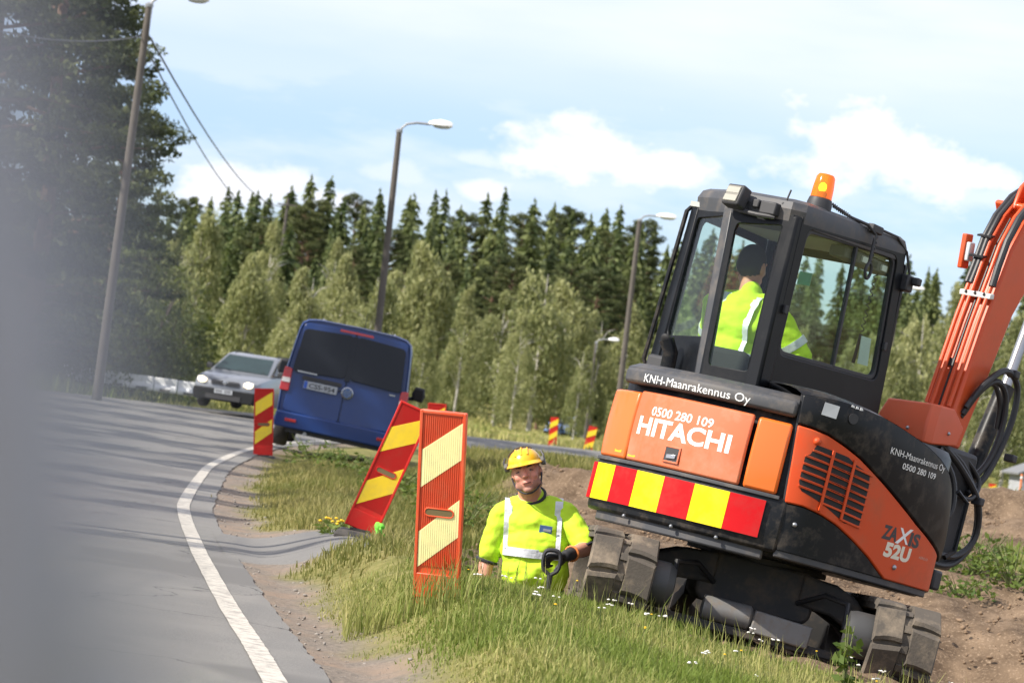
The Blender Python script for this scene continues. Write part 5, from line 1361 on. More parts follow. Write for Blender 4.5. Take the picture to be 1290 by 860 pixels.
win = rr_([(-.548, 1.675), (.60, 1.735), (.515, 2.495), (-.535, 2.425)], .07)
outr = rr_([(-.62, 1.40), (.72, 1.40), (.595, 2.575), (-.62, 2.50)], .05)
ring_panel('right_frame', outr, win, rw, .045, RX, cabm, cab)
m = MB(); m.loft([[rw(f, u) - RX * (.025 + d) for (f, u) in win] for d in (0, .006)]); rwin = m.build('right_window', cabglass, cab)
wi2 = rr_([(-.525, 1.70), (.575, 1.757), (.495, 2.472), (-.513, 2.402)], .06)
ring_panel('window_seal', win, wi2, lambda f, u: rw(f, u) - RX * .012, .03, RX, blk, rwin, .003)
m = MB(); m.loft([[rw(f, u) - RX * d for (f, u) in ((.085, 1.715), (.110, 1.716), (.065, 2.452), (.045, 2.451))] for d in (.012, .036)]); m.build('window_divider', blk, rwin, bevel=.003)
m = MB(); m.loft([[rw(f, u) - RX * d for (f, u) in ((.395, 1.80), (.515, 1.806), (.485, 1.97), (.37, 1.965))] for d in (.036, .040)]); m.build('window_notice', pm('paper_notice', (.52, .62, .58), .7), rwin)
for (f, u, w, h) in ((.155, 2.465, .04, .05),):
    pass
# rear window frame with dark border, and the glass
def rearmap(i0, i1):
    def f(a, u): k = (u - UB) / (UT - UB); return cp(i0, k).lerp(cp(i1, k), a)
    return f


def nrm_of(i0, i1): d = cp(i1, .5) - cp(i0, .5); d.z = 0; d.normalize(); return Vector((-d.y, d.x, 0)) if True else None


f12 = rearmap(1, 2); n12 = nrm_of(1, 2); n12 = n12 if n12.y < 0 else -n12
o12 = rr_([(-.08, 1.43), (1.02, 1.43), (1.02, 2.47), (-.08, 2.47)], .02); i12 = rr_([(.10, 1.60), (.86, 1.585), (.86, 2.28), (.10, 2.34)], .09)
i12 = rr_([(.06, 1.53), (.93, 1.52), (.93, 2.36), (.06, 2.40)], .07)
def f12s(a, u): return f12(a, u)
ring_panel('rear_frame', [(a, u) for a, u in o12], i12, f12s, .03, n12, cabm, cab, .004)
m = MB(); m.loft([[f12s(a, u) - n12 * (.012 + d) for (a, u) in i12] for d in (0, .005)]); m.build('rear_window', cabglass, cab)
f23 = rearmap(2, 3); n23 = nrm_of(2, 3); n23 = n23 if n23.y < 0 else -n23
o23 = rr_([(.0, 1.43), (1.04, 1.43), (1.04, 2.47), (.0, 2.47)], .02); i23 = rr_([(.10, 1.68), (.93, 1.66), (.93, 2.38), (.10, 2.40)], .06)
ring_panel('corner_frame', o23, i23, f23, .03, n23, cabm, cab, .004)
m = MB(); m.loft([[f23(a, u) - n23 * (.012 + d) for (a, u) in i23] for d in (0, .005)]); m.build('corner_window', cabglass, cab)
# left wall, front windscreen and door
f45 = rearmap(4, 5); n45 = Vector((-1, 0, 0)); o45 = rr_([(0, 1.0), (1, 1.0), (1, 2.47), (0, 2.47)], .02); i45 = rr_([(.06, 1.60), (.94, 1.45), (.94, 2.40), (.06, 2.40)], .07)
ring_panel('left_door', o45, i45, f45, .03, n45, cabm, cab, .004); m = MB(); m.loft([[f45(a, u) - n45 * (.01 + d) for (a, u) in i45] for d in (0, .005)]); m.build('door_window', cabglass, cab)
f67 = rearmap(6, 7); n67 = Vector((0, 1, 0)); o67 = rr_([(-.1, 1.0), (1.1, 1.0), (1.1, 2.47), (-.1, 2.47)], .02); i67 = rr_([(0.02, 1.12), (.98, 1.12), (.98, 2.41), (.02, 2.41)], .07)
ring_panel('front_frame', o67, i67, f67, .03, n67, cabm, cab, .004); m = MB(); m.loft([[f67(a, u) - n67 * (.01 + d) for (a, u) in i67] for d in (0, .005)]); m.build('windscreen', cabglass, cab)
m = MB(); m.box((-.32, .05, 1.10), (.92, 1.30, .08)); m.build('cab_floor', blk, cab)
m = MB(); m.box((-.32, -.50, 1.40), (.80, .16, .26)); m.build('rear_shelf', blk, cab, bevel=.02)
m = MB(); m.loft([[(-.80, -.36, u), (-.70, -.52, u), (-.2, -.745, u), (-.2, -.70, u), (-.68, -.47, u), (-.77, -.34, u)] for u in (1.36, 1.46)]); m.build('lower_corner', exb, cab)
# hand rail along the left rear edge, exhaust pipe
m = MB(); m.tube([(-.80, -.43, 1.45), (-.825, -.45, 1.50), (-.80, -.43, 2.42), (-.77, -.41, 2.47)], .014, 8); m.build('hand_rail', exb, cab)
m = MB(); m.loft([[(-.80, -.44, u), (-.68, -.52, u), (-.67, -.49, u), (-.79, -.40, u)] if u < 2 else [(-.78, -.42, u), (-.68, -.50, u), (-.67, -.47, u), (-.77, -.38, u)] for u in (1.42, 2.47)]); m.build('door_edge', cabm, cab, bevel=.01)
m = MB(); m.tube([(-.50, -.66, 1.42), (-.50, -.67, 1.55), (-.53, -.70, 1.62)], [.045, .045, .045], 14); ex_ = m.build('exhaust_pipe', exb, cab); m = MB(); m.ell((-.531, -.702, 1.621), (.036, .02, .034), Euler((.7, 0, 0)).to_matrix(), 12, 8); m.build('pipe_mouth', pm('grille_dark', (.01, .01, .01), .8), ex_)
# seat
m = MB(); m.loft([[(-.33 + x * w, y, z) for (x, y) in ((-.24, -.02), (.24, -.02), (.24, .05), (-.24, .05))] for (z, y, w) in ((1.45, -.28, 1), (1.7, -.34, 1), (1.86, -.37, .8))]) if False else m.box((-.42, -.33, 1.52), (.46, .10, .30), (-.1, 0, 0)); m.build('seat_back', pm('seat_cloth', (.03, .03, .033), .9), cab, bevel=.04)
m = MB(); m.box((-.42, -.08, 1.36), (.48, .46, .12)); m.build('seat_cushion', MATS['seat_cloth'], cab, bevel=.03)
m = MB(); m.box((-.62, .0, 1.45), (.12, .5, .22)); m.box((-.04, .0, 1.45), (.12, .5, .22)); m.build('control_console', blk, cab, bevel=.02)
for s in (-.60, -.05): m = MB(); m.tube([(s, .16, 1.55), (s, .2, 1.66)], .012, 8); m.ell((s, .205, 1.70), (.024, .024, .05), None, 10, 8); m.build('joystick', blk, cab)
m = MB(); m.box((-.34, .0, 2.46), (.80, 1.0, .03)); m.build('headliner', pm('headliner_grey', (.42, .43, .40), .9), cab)
m = MB(); m.box((.02, .28, 2.40), (.12, .55, .07)); m.build('switch_panel', pm('panel_grey', (.12, .12, .12), .7), cab, bevel=.01)
for k in range(4): m = MB(); m.box((.085, .10 + k * .12, 2.40), (.012, .06, .035)); m.build('switch', decal_w if k % 2 else blk, cab)
m = MB(); m.tube([(.06 + .011 * math.cos(k * .9), .43 + .011 * math.sin(k * .9), 2.36 - .0062 * k) for k in range(60)], .004, 5); m.tube([(.06, .43, 1.98), (.06, .42, 1.80)], .012, 6); m.build('radio_cord', blk, cab)
m = MB(); m.box((-.53, .60, 2.27), (.09, .008, .08)); m.build('exit_sticker', pm('sticker_green', (.20, .62, .40), .5), cab)
# roof fittings
wl = MB(); q = Euler((-.25, 0, -.15)).to_matrix()
R_ = lambda p: tuple(q @ Vector(p) + Vector((-.25, -.76, 2.50)))
wl.loft([[R_((x, y, z)) for (x, z) in ((-.065, -.065), (.065, -.065), (.065, .065), (-.065, .065))] for y in (-.05, .03)]); wlo = wl.build('work_light', blk, cab, bevel=.012)
m = MB(); m.loft([[R_((x, y, z)) for (x, z) in ((-.05, -.05), (.05, -.05), (.05, .05), (-.05, .05))] for y in (-.058, -.048)]); m.build('light_lens', pm('work_lens', (.22, .21, .18), .25), wlo, bevel=.004)
m = MB()
for k in range(2): m.loft([[R_((x, y, z)) for (x, z) in ((-.048, -.052 + .05 * k + .006), (.048, -.052 + .05 * k + .006), (.048, -.01 + .05 * k), (-.048, -.01 + .05 * k))] for y in (-.0595, -.0575)])
m.build('lens_cell', pm('lens_bright', (.36, .35, .30), .2), wlo)
m = MB(); m.tube([R_((.02, .02, -.02)), (-.2, -.70, 2.44), (-.15, -.68, 2.42)], .018, 8); m.build('light_bracket', blk, wlo)
m = MB(); m.box((-.05, -.70, 2.475), (.11, .07, .075)); m.box((-.14, -.71, 2.49), (.05, .05, .05)); cm_ = m.build('roof_camera', blk, cab, bevel=.008)
m = MB(); m.tube([(.01, -.66, 2.51), (.03, -.66, 2.61)], .006, 6); m.ell((.005, -.66, 2.515), (.022, .022, .022), None, 8, 6); m.build('aerial', blk, cab)
m = MB(); m.tube([(-.3, -.74, 2.455), (-.22, -.75, 2.43), (-.1, -.74, 2.425), (.0, -.71, 2.43)], .014, 8); m.build('cable_bundle', blk, cab)
# amber beacon
bp_ = Vector((.03, -.33, 2.605))
m = MB(); m.lathe(bp_, [(.075, -.055), (.075, .0), (.068, .03), (.062, .034)], 24); bc = m.build('beacon', blk, cab)
am_ = bpy.data.materials.new('amber_lens'); am_.use_nodes = True; t = am_.node_tree; p = t.nodes['Principled BSDF']; p.inputs['Base Color'].default_value = (.85, .20, .008, 1); p.inputs['Roughness'].default_value = .12; p.inputs['Coat Weight'].default_value = .6
p.inputs['Emission Color'].default_value = (1, .26, .01, 1); p.inputs['Emission Strength'].default_value = .22
tr_ = t.nodes.new('ShaderNodeBsdfTransparent'); tr_.inputs[0].default_value = (1, .42, .05, 1); mxs = t.nodes.new('ShaderNodeMixShader'); mxs.inputs[0].default_value = .42
t.links.new(p.outputs[0], mxs.inputs[1]); t.links.new(tr_.outputs[0], mxs.inputs[2]); t.links.new(mxs.outputs[0], t.nodes['Material Output'].inputs[0])
m = MB(); m.lathe(bp_ + Vector((0, 0, .034)), [(.064, 0), (.062, .06), (.056, .125), (.045, .142), (.015, .147)], 24); m.build('beacon_lens', am_, bc)
m = MB(); m.lathe(bp_ + Vector((0, 0, .03)), [(.03, 0), (.03, .04), (.014, .05)], 12); m.build('beacon_socket', blk, bc)
m = MB(); m.ell(bp_ + Vector((0, -.01, .098)), (.024, .024, .03), None, 12, 8); m.build('beacon_bulb', pm('bulb_lit', (1, .6, .2), .4, emit=(1, .55, .12), es=9), bc)
# cable from the beacon, curled and hanging loop, roof-edge wiring
m = MB(); m.tube([(.08, -.27 + .0047 * k, 2.62 - .0004 * k + .012 * math.sin(k * 1.3)) for k in range(50)], .005, 5)
m.tube([(.08, -.04, 2.60), (.135, .08, 2.59), (.16, .15, 2.55), (.165, .15, 2.38)] + [(.170, .15 + .032 * math.sin(a), 2.33 + .048 * math.cos(a)) for a in np.linspace(.3, 6, 12)], .010, 7); m.build('beacon_cable', blk, cab)
m = MB(); m.tube([(.165, .16 + .010 * math.cos(k), 2.54 - .006 * k) for k in range(26)], .006, 5); m.build('curled_cable', blk, cab)
m = MB(); m.box((.13, .18, 2.585), (.05, .12, .05)); m.build('cable_clip', blk, cab, bevel=.008)
m = MB(); m.tube([(.12, .2, 2.60), (.13, .45, 2.60), (.13, .60, 2.54), (.15, .66, 2.42), (.14, .66, 2.33)], .008, 6); m.build('roof_wire', blk, cab)
m = MB(); m.box((.13, .66, 2.36), (.09, .08, .10)); m.box((.20, .68, 2.38), (.05, .05, .05)); m.build('mirror_bracket', blk, cab, bevel=.01)
m = MB(); m.box((.147, .585, 1.95), (.02, .03, .05)); m.box((.152, -.60, 1.93), (.02, .03, .05)); m.build('window_catch', blk, cab, bevel=.004)

# ---------------------------------------------------------------- boom
def side_plate(P, r0, r1, name, mat, parent, bev=.012):
    m = MB(); m.prism(P, r0, r1, 'yz'); return UP(m.build(name, mat, parent, bevel=bev)) if parent is exc else m.build(name, mat, parent, bevel=bev)


borg = pm('boom_orange', (0.62, 0.080, 0.018), .40, var=.09, scale=3, coat=.15, spec=.35, dirt=(.30, .12, .06), damt=.35, dscale=3)
backl = [(1.20, 1.50), (1.24, 1.72), (1.34, 2.28), (1.46, 2.80), (1.56, 3.00), (1.70, 3.16), (2.05, 3.36), (2.8, 3.55)]
frontl = [(2.8, 3.22), (2.22, 3.04), (1.95, 2.86), (1.81, 2.66), (1.68, 2.42), (1.56, 1.98), (1.48, 1.72), (1.42, 1.50)]
boom = UP(side_plate(backl + frontl, .06, .27, 'boom', borg, exc, .018), .15)
# pipes along its back face with clamps
backn = [(f - .03, u + .012) for (f, u) in backl]
for k, r_ in enumerate((.085, .125, .20, .245)):
    m = MB(); pts = [(r_, f - .0, u) for (f, u) in backn[1:6]]
    if k in (1, 2): pts[0] = (r_, backn[1][0] + .0, 1.72)
    m.tube([Vector(p) + Vector((0, -.012, .004)) for p in [pts[0]] + [tuple(Vector(pts[0]).lerp(Vector(pts[1]), .5)), pts[1], tuple(Vector(pts[1]).lerp(Vector(pts[2]), .5)), pts[2], pts[3], pts[4]]], .0135, 10); m.build('boom_pipe', borg, boom)
m = MB(); m.tube([(.162, f - .02, u + .01) for (f, u) in backl[1:5]], .007, 6); m.build('boom_cable', hose_m, boom)
m = MB(); m.box((.165, 1.345, 2.475), (.225, .05, .035), (.2, 0, 0)); m.build('pipe_clamp', pm('clamp_white', (.66, .66, .64), .5), boom, bevel=.006)
for r_ in (.10, .165, .23): m = MB(); m.ell((r_, 1.318, 2.48), (.011, .008, .011), None, 8, 6); m.build('clamp_bolt', blk, boom)
m = MB(); m.box((.14, 1.285, 2.02), (.05, .03, .05)); m.build('cable_tie', blk, boom)
# hoses running up the back to the bend
for k, (r_, w) in enumerate(((.075, .018), (.105, .018), (.255, .024))):
    m = MB(); P = [(1.40 - .02 * (k < 2), 2.52), (1.415, 2.65), (1.45, 2.82), (1.53, 2.99), (1.67, 3.15), (1.9, 3.3)]; m.tube([(r_, f - (.035 if k < 2 else .05), u + .02) for (f, u) in P], w, 10); m.build('hose', hose_m, boom)
for (f, u) in ((1.42, 2.70), (1.46, 2.84)): m = MB(); m.box((.09, f - .045, u + .02), (.10, .05, .012), (.3, 0, 0)); m.build('hose_tie', hose_m, boom)
# boom light on its left side
m = MB(); m.box((-.02, 1.40, 2.74), (.035, .09, .22), (.15, 0, 0)); blg = m.build('boom_light', borg, boom, bevel=.008); m = MB(); m.box((.012, 1.40, 2.74), (.03, .07, .12), (.15, 0, 0)); m.build('light_lens', lens_m, blg, bevel=.008)
# plate and ear at the bend
m = MB(); m.box((.165, 1.63, 3.085), (.34, .035, .10), (.75, 0, 0)); m.build('hinge_plate', borg, boom, bevel=.01)
m = MB(); m.prism([(1.58, 3.08), (1.66, 3.10), (1.80, 3.22), (1.84, 3.36), (1.74, 3.36), (1.62, 3.24)], .12, .15, 'yz'); m.prism([(1.58, 3.08), (1.66, 3.10), (1.80, 3.22), (1.84, 3.36), (1.74, 3.36), (1.62, 3.24)], .20, .23, 'yz'); m.build('cylinder_lug', borg, boom, bevel=.01)
for (f, u) in ((1.83, 2.57), (1.87, 2.55)): m = MB(); m.lathe((.27, f, u), [(.026, 0), (.026, .012), (.012, .02)], 12, 'x'); m.build('pin_head', pm('brass_dull', (.32, .27, .16), .5, .6), boom)
# boom cylinder in front of it
m = MB(); m.bar((.165, 1.80, 1.35), (.165, 2.00, 2.00), .062, .062, 18); cyl = UP(m.build('boom_cylinder', exb, exc), .15); m = MB(); m.bar((.165, 2.00, 2.00), (.165, 2.14, 2.62), .036, .036, 16); m.build('cylinder_rod', steel, cyl)
# swing post and the orange cover in front of it
m = MB(); m.loft([[(.165 + x, y, u) for (x, y) in ((-.16, 1.0), (.16, 1.0), (.16, 1.75), (-.16, 1.75))] for u in (.75, 1.50)]); UP(m.build('swing_post', blk, exc, bevel=.03))
cv = [(.0, 1.02), (.31, 1.02), (.36, 1.12), (.36, 1.50), (.0, 1.50)]
m = MB()
def cvp(k): return [(x, y, u) for (x, y, u) in k]
m.loft([[(-.03, 1.00, 1.515), (.32, 1.00, 1.46), (.36, 1.05, 1.46), (.36, 1.36, 1.50), (-.03, 1.40, 1.52)], [(-.03, 1.00, 1.58), (.32, 1.00, 1.60), (.36, 1.05, 1.60), (.36, 1.40, 1.62), (-.03, 1.40, 1.60)], [(-.01, 1.04, 1.69), (.31, 1.04, 1.71), (.345, 1.09, 1.71), (.345, 1.26, 1.72), (-.01, 1.26, 1.70)]])
cvr = UP(m.build('boom_foot_cover', pm('cover_orange', (0.62, 0.10, 0.035), .5, var=.06, dirt=(.3, .12, .07), damt=.3), exc, bevel=.012))
for c in ((.20, .998, 1.53), (.363, 1.22, 1.56)): m = MB(); m.ell(c, (.012, .012, .012), None, 8, 6); m.build('bolt', steel, cvr)
# hoses: the big loop under the cover and the arch beside the cylinder
Hs = [[(.30, 1.25, 1.50), (.36, 1.45, 1.40), (.40, 1.72, 1.22), (.40, 1.80, 1.0), (.38, 1.66, .86), (.36, 1.42, .84), (.30, 1.2, .92)],
      [(.26, 1.30, 1.50), (.33, 1.52, 1.42), (.36, 1.78, 1.22), (.37, 1.84, .98), (.35, 1.68, .80), (.33, 1.40, .78), (.28, 1.15, .88)],
      [(.22, 1.22, 1.48), (.28, 1.36, 1.34), (.33, 1.50, 1.16), (.32, 1.44, .98), (.28, 1.25, .92)],
      [(.33, 1.20, 1.46), (.40, 1.34, 1.30), (.43, 1.36, 1.10), (.40, 1.24, .95)],
      [(.20, 1.42, 1.50), (.30, 1.6, 1.46), (.36, 1.75, 1.34), (.40, 1.62, 1.22), (.36, 1.48, 1.22)],
      [(.28, 1.48, 1.72), (.34, 1.58, 1.93), (.36, 1.85, 2.06), (.37, 2.10, 2.00), (.38, 2.14, 1.80), (.37, 2.06, 1.55), (.36, 1.92, 1.36), (.34, 1.75, 1.25)],
      [(.26, 1.50, 1.70), (.30, 1.62, 1.88), (.33, 1.80, 1.98), (.35, 1.98, 1.92), (.36, 2.04, 1.72), (.35, 1.98, 1.50), (.33, 1.84, 1.36)],
      [(.30, 1.46, 1.76), (.31, 1.56, 1.90), (.32, 1.70, 1.96), (.33, 1.82, 1.86), (.33, 1.86, 1.70)]]
def smooth_path(P, n=6):
    P = [Vector(p) for p in P]; o = []
    for i in range(len(P) - 1):
        a, b, c, d = P[max(i - 1, 0)], P[i], P[i + 1], P[min(i + 2, len(P) - 1)]
        for k in range(n):
            t = k / n; o.append(0.5 * (2 * b + (c - a) * t + (2 * a - 5 * b + 4 * c - d) * t * t + (3 * b - a - 3 * c + d) * t ** 3))
    return o + [P[-1]]


for k, P in enumerate(Hs):
    if k in (5, 6): P = [(a, 1.48 + (b - 1.48) * .70, c) for (a, b, c) in P]
    m = MB(); m.tube(smooth_path(P), (.021 if k not in (4, 7) else .016), 9); UP(m.build('hydraulic_hose', hose_m, exc))
for c in ((.36, 1.85, 2.06), (.40, 1.72, 1.22), (.37, 2.06, 1.55)): m = MB(); m.box(c, (.07, .06, .05)); UP(m.build('hose_clamp', blk, exc, bevel=.008))

# ================================================================ PEOPLE
skin_m = pm('skin', (0.56, 0.26, 0.175), .55, var=.12, scale=18, bump=.1, bscale=90)
shirt_m = pm('hi_vis_yellow', (0.56, 0.84, 0.03), .8, var=.10, scale=9, bump=.7, bscale=7, dirt=(.40, .46, .08), damt=.45, dscale=6, emit=(.45, 1, .0), es=0.0)
trous_m = pm('dark_trousers', (0.035, 0.035, 0.04), .85, var=.2)
glove_m = pm('black_glove', (0.022, 0.022, 0.024), .6, var=.3, scale=40)
refl_m = pm('reflective_tape', (0.66, 0.68, 0.70), .4, .1, var=.1, scale=30, bump=.2, bscale=50)
hair_m = pm('dark_hair', (0.03, 0.022, 0.017), .8, var=.3, scale=60)
cuff_m = pm('dark_trim', (0.03, 0.03, 0.04), .8)
boot_m = pm('boot', (0.03, 0.025, 0.02), .7)


class Body:
    """One continuous figure: tapered limbs and rounded masses fused by a voxel remesh; every mass carries the material it shows."""

    def __init__(s): s.mb = MB(); s.pr = []

    def cap(s, a, b, r0, r1, tag_, blend=0.0):
        a, b = Vector(a), Vector(b); s.pr.append(('c', np.array(a), np.array(b), r0, r1, tag_))
        d = (b - a); L = d.length; d.normalize() if L > 1e-6 else None
        pts = [a - d * r0 * .85, a - d * r0 * .5, a] + [a + (b - a) * k / 4 for k in (1, 2, 3)] + [b, b + d * r1 * .5, b + d * r1 * .85]
        rr = [r0 * .5, r0 * .86, r0] + [r0 + (r1 - r0) * k / 4 for k in (1, 2, 3)] + [r1, r1 * .86, r1 * .5]
        s.mb.tube(pts, rr, 14); return s

    def ell(s, c, r, tag_, rot=None):
        rot = rot if rot is not None else Matrix.Identity(3); s.pr.append(('e', np.array(c), np.array(rot), np.array(r), None, tag_)); s.mb.ell(c, r, rot, 20, 14); return s

    def build(s, name, parent, mats, voxel=.007, smooth=5, extra=None):
        o = s.mb.build('tmp', mats[0], None, smooth=False)
        rm = o.modifiers.new('r', 'REMESH'); rm.mode = 'VOXEL'; rm.voxel_size = voxel; rm.adaptivity = 0
        sm = o.modifiers.new('s', 'SMOOTH'); sm.factor = .5; sm.iterations = smooth
        dg = bpy.context.evaluated_depsgraph_get(); me = bpy.data.meshes.new_from_object(o.evaluated_get(dg)); bpy.data.objects.remove(o)
        n = len(me.polygons); c = np.empty(n * 3); me.polygons.foreach_get('center', c); c = c.reshape(-1, 3)
        best = np.full(n, 1e9); idx = np.zeros(n, int)
        for p in s.pr:
            if p[0] == 'c':
                a, b = p[1], p[2]; d = b - a; t = np.clip(((c - a) @ d) / max(d @ d, 1e-9), 0, 1); q = np.linalg.norm(c - a - t[:, None] * d, axis=1) - (p[3] + (p[4] - p[3]) * t)
            else:
                l = (c - p[1]) @ p[2]; k = np.linalg.norm(l / p[3], axis=1); q = (k - 1) * p[3].min()
            m = q < best; best = np.where(m, q, best); idx = np.where(m, p[5], idx)
        if extra is not None: idx = extra(c, idx)
        vi = np.zeros(len(me.vertices), bool)
        for pl in me.polygons:
            if idx[pl.index] == 1:
                for q in pl.vertices: vi[q] = True
        from mathutils import noise as nz
        nv = len(me.vertices); co_ = np.empty(nv * 3); me.vertices.foreach_get('co', co_); co_ = co_.reshape(-1, 3); no_ = np.empty(nv * 3); me.vertices.foreach_get('normal', no_); no_ = no_.reshape(-1, 3)
        for q in np.nonzero(vi)[0]:
            c_ = Vector(co_[q]); k = nz.noise(Vector((c_.x * 7 + c_.z * 6, c_.y * 7, c_.z * 17 - c_.x * 9))) * .009 + nz.noise(Vector((c_.x * 22, c_.y * 20, c_.z * 34))) * .0035; co_[q] += no_[q] * k
        me.vertices.foreach_set('co', co_.ravel()); me.update()
        me.materials.clear()
        for m in mats: me.materials.append(m)
        me.polygons.foreach_set('material_index', idx.astype(np.int32)); me.shade_smooth()
        r = bpy.data.objects.new(name, me); COL.objects.link(r); r.parent = parent; return r


def head(B, c, rot, tag_skin=0, tag_hair=None, jaw=1.0, stub=None, flush=None):
    stub = tag_skin if stub is None else stub; flush = tag_skin if flush is None else flush
    """Head about c (between the ears); rot columns: right, forward, up of the head."""
    P = lambda x, y, z: tuple(Vector(c) + rot @ Vector((x, y, z)))
    B.ell(P(0, -.012, .035), (.077, .097, .092), tag_skin if tag_hair is None else tag_hair, rot)
    B.ell(P(0, .018, -.005), (.070, .080, .088), tag_skin, rot)
    B.ell(P(0, .030, -.058), (.056 * jaw, .058, .058), stub, rot)       # jaw
    B.ell(P(0, .070, -.098), (.028, .022, .020), stub, rot)             # chin
    for s in (-1, 1):
        B.ell(P(s * .036, .062, -.022), (.026, .022, .024), flush, rot)    # cheek
        B.ell(P(s * .034, .079, .030), (.026, .014, .010), tag_skin, rot)     # brow
        B.ell(P(s * .078, -.012, -.005), (.009, .020, .034), tag_skin, rot)   # ear
        B.ell(P(s * .050 * jaw, .012, -.070), (.02, .035, .026), stub, rot)
    B.cap(P(0, .090, .022), P(0, .110, -.018), .0085, .0145, flush)        # nose
    for s in (-1, 1): B.ell(P(s * .011, .100, -.022), (.009, .010, .008), flush, rot)
    B.ell(P(0, .088, -.054), (.024, .010, .0065), flush, rot); B.ell(P(0, .086, -.068), (.021, .010, .0075), flush, rot)
    return P


def face_parts(P, rot, parent, eye=(.10, .16, .2)):
    for s in (-1, 1):
        m = MB(); m.ell(P(s * .032, .074, .008), (.0115, .0115, .0050), rot, 12, 8); e = m.build('eye', pm('eye_white', (.30, .25, .22), .6), parent)
        m = MB(); m.ell(P(s * .030, .0852, .0065), (.005, .003, .005), rot, 10, 6); m.build('iris', pm('iris', eye, .2), e)
        m = MB(); m.tube([P(s * .016, .088, .029), P(s * .034, .0905, .035), P(s * .054, .082, .029)], [.004, .005, .003], 6); m.build('eyebrow', hair_m, parent)
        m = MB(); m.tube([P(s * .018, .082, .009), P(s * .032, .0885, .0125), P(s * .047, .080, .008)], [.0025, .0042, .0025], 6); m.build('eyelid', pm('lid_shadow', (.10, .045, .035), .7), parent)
    m = MB(); m.tube([P(-.024, .092, -.060), P(-.01, .097, -.0605), P(.01, .097, -.0605), P(.024, .092, -.060)], [.002, .0036, .0036, .002], 6); m.build('mouth', pm('mouth_dark', (.14, .04, .035), .6), parent)


def hand(B, w, d, pal, thumb, tag_, curl=.3, sc=1.0, fist=False):
    """Palm from wrist w along d; 'pal' is the direction the palm faces, 'thumb' the side of the thumb."""
    w, d, pal, th = Vector(w), Vector(d).normalized(), Vector(pal).normalized(), Vector(thumb).normalized()
    for k in range(4): o = th * (.030 - .020 * k) * sc; B.cap(w + o * .7 + d * .012, w + o + d * .085 * sc, .015 * sc, .013 * sc, tag_)
    for k, L in enumerate((.068, .078, .072, .056)):
        a = w + th * (.032 - .0215 * k) * sc + d * .090 * sc; dd = d.copy(); p = a
        for j, (q, r0, r1) in enumerate(((.45, .0098, .0092), (.32, .0092, .0084), (.25, .0084, .0072))):
            dd = (dd * math.cos(curl * (1 + .25 * j)) + pal * math.sin(curl * (1 + .25 * j))).normalized() if j or fist else (dd * math.cos(curl * .8) + pal * math.sin(curl * .8)).normalized()
            n_ = (p[0] if False else p) + dd * L * q * sc * 1.15; B.cap(p, n_, r0 * sc, r1 * sc, tag_)
            pal2 = (pal - dd * pal.dot(dd)); pal = pal2.normalized() if pal2.length > .05 else -d
            p = n_
        pal = Vector(B_pal)
    a = w + th * .030 * sc + d * .022; b = a + (th * .75 + d * .55 + pal * .35).normalized() * .040 * sc; c = b + (d * .75 + pal * .75 + th * .05).normalized() * .034 * sc; e = c + (d * .45 + pal * 1.0 - th * .35).normalized() * .026 * sc
    B.cap(a, b, .0155 * sc, .0125 * sc, tag_); B.cap(b, c, .0122 * sc, .0105 * sc, tag_); B.cap(c, e, .0105 * sc, .0085 * sc, tag_)


def make_hand(B, w, d, pal, thumb, tag_, curl=.3, sc=1.0):
    global B_pal
    B_pal = tuple(Vector(pal).normalized()); hand(B, w, d, pal, thumb, tag_, curl, sc)


def band(name, mat, parent, body, pts, width, nrm, th=.004, eps=.004):
    """Strip of tape along pts (already on the surface); nrm(p) gives the outward direction at p."""
    m = MB(); R = []
    for i, p in enumerate(pts):
        t = (Vector(pts[min(i + 1, len(pts) - 1)]) - Vector(pts[max(i - 1, 0)])).normalized(); n = Vector(nrm(p)).normalized(); w = n.cross(t).normalized() * width / 2; p = Vector(p)
        R.append([p - w + n * (eps - th), p + w + n * (eps - th), p + w + n * eps, p - w + n * eps])
    m.loft(R); return m.build(name, mat, parent)


def snap(bvh, p, d):
    """First hit on the body from p along d."""
    h = bvh.ray_cast(Vector(p), Vector(d).normalized()); return h[0] if h[0] is not None else None


from mathutils.bvhtree import BVHTree

# ---------------------------------------------------------------- the worker in the trench (faces the camera, leaning to the left of the photo)
wo = Vector((.27, 19.03, -.80)); worker = empty('person', 'worker in yellow helmet and hi-vis shirt standing waist deep in the trench', 'person', wo)
V = lambda x, y, z: Vector((x, y, z)) - wo
B = Body()
B.ell(V(.322, 19.03, .12), (.185, .145, .15), 2)                       # hips
B.ell(V(.305, 19.00, .27), (.207, .168, .17), 1)                       # belly
B.ell(V(.288, 19.00, .40), (.212, .160, .18), 1)
B.ell(V(.268, 19.02, .53), (.215, .138, .15), 1, Euler((0, .06, 0)).to_matrix())
B.ell(V(.255, 19.03, .625), (.175, .108, .085), 1, Euler((0, .10, 0)).to_matrix())
B.cap(V(.25, 19.045, .64), V(.232, 19.03, .705), .115, .078, 1); B.cap(V(.225, 19.02, .70), V(.20, 18.985, .79), .072, .070, 0)
sh_l, el_l, wr_l = V(.075, 19.02, .590), V(.012, 19.03, .315), V(-.005, 18.93, .07)      # image left
sh_r, el_r, wr_r = V(.445, 19.02, .632), V(.590, 18.90, .455), V(.468, 18.67, .405)      # image right
B.cap(V(.16, 19.03, .645), sh_l, .070, .075, 1); B.cap(V(.35, 19.03, .665), sh_r, .070, .075, 1)
mid_l = sh_l.lerp(el_l, .86); B.cap(sh_l, mid_l, .078, .072, 1); B.cap(sh_l.lerp(el_l, .6), el_l, .050, .046, 0); B.cap(el_l, wr_l, .048, .032, 0)
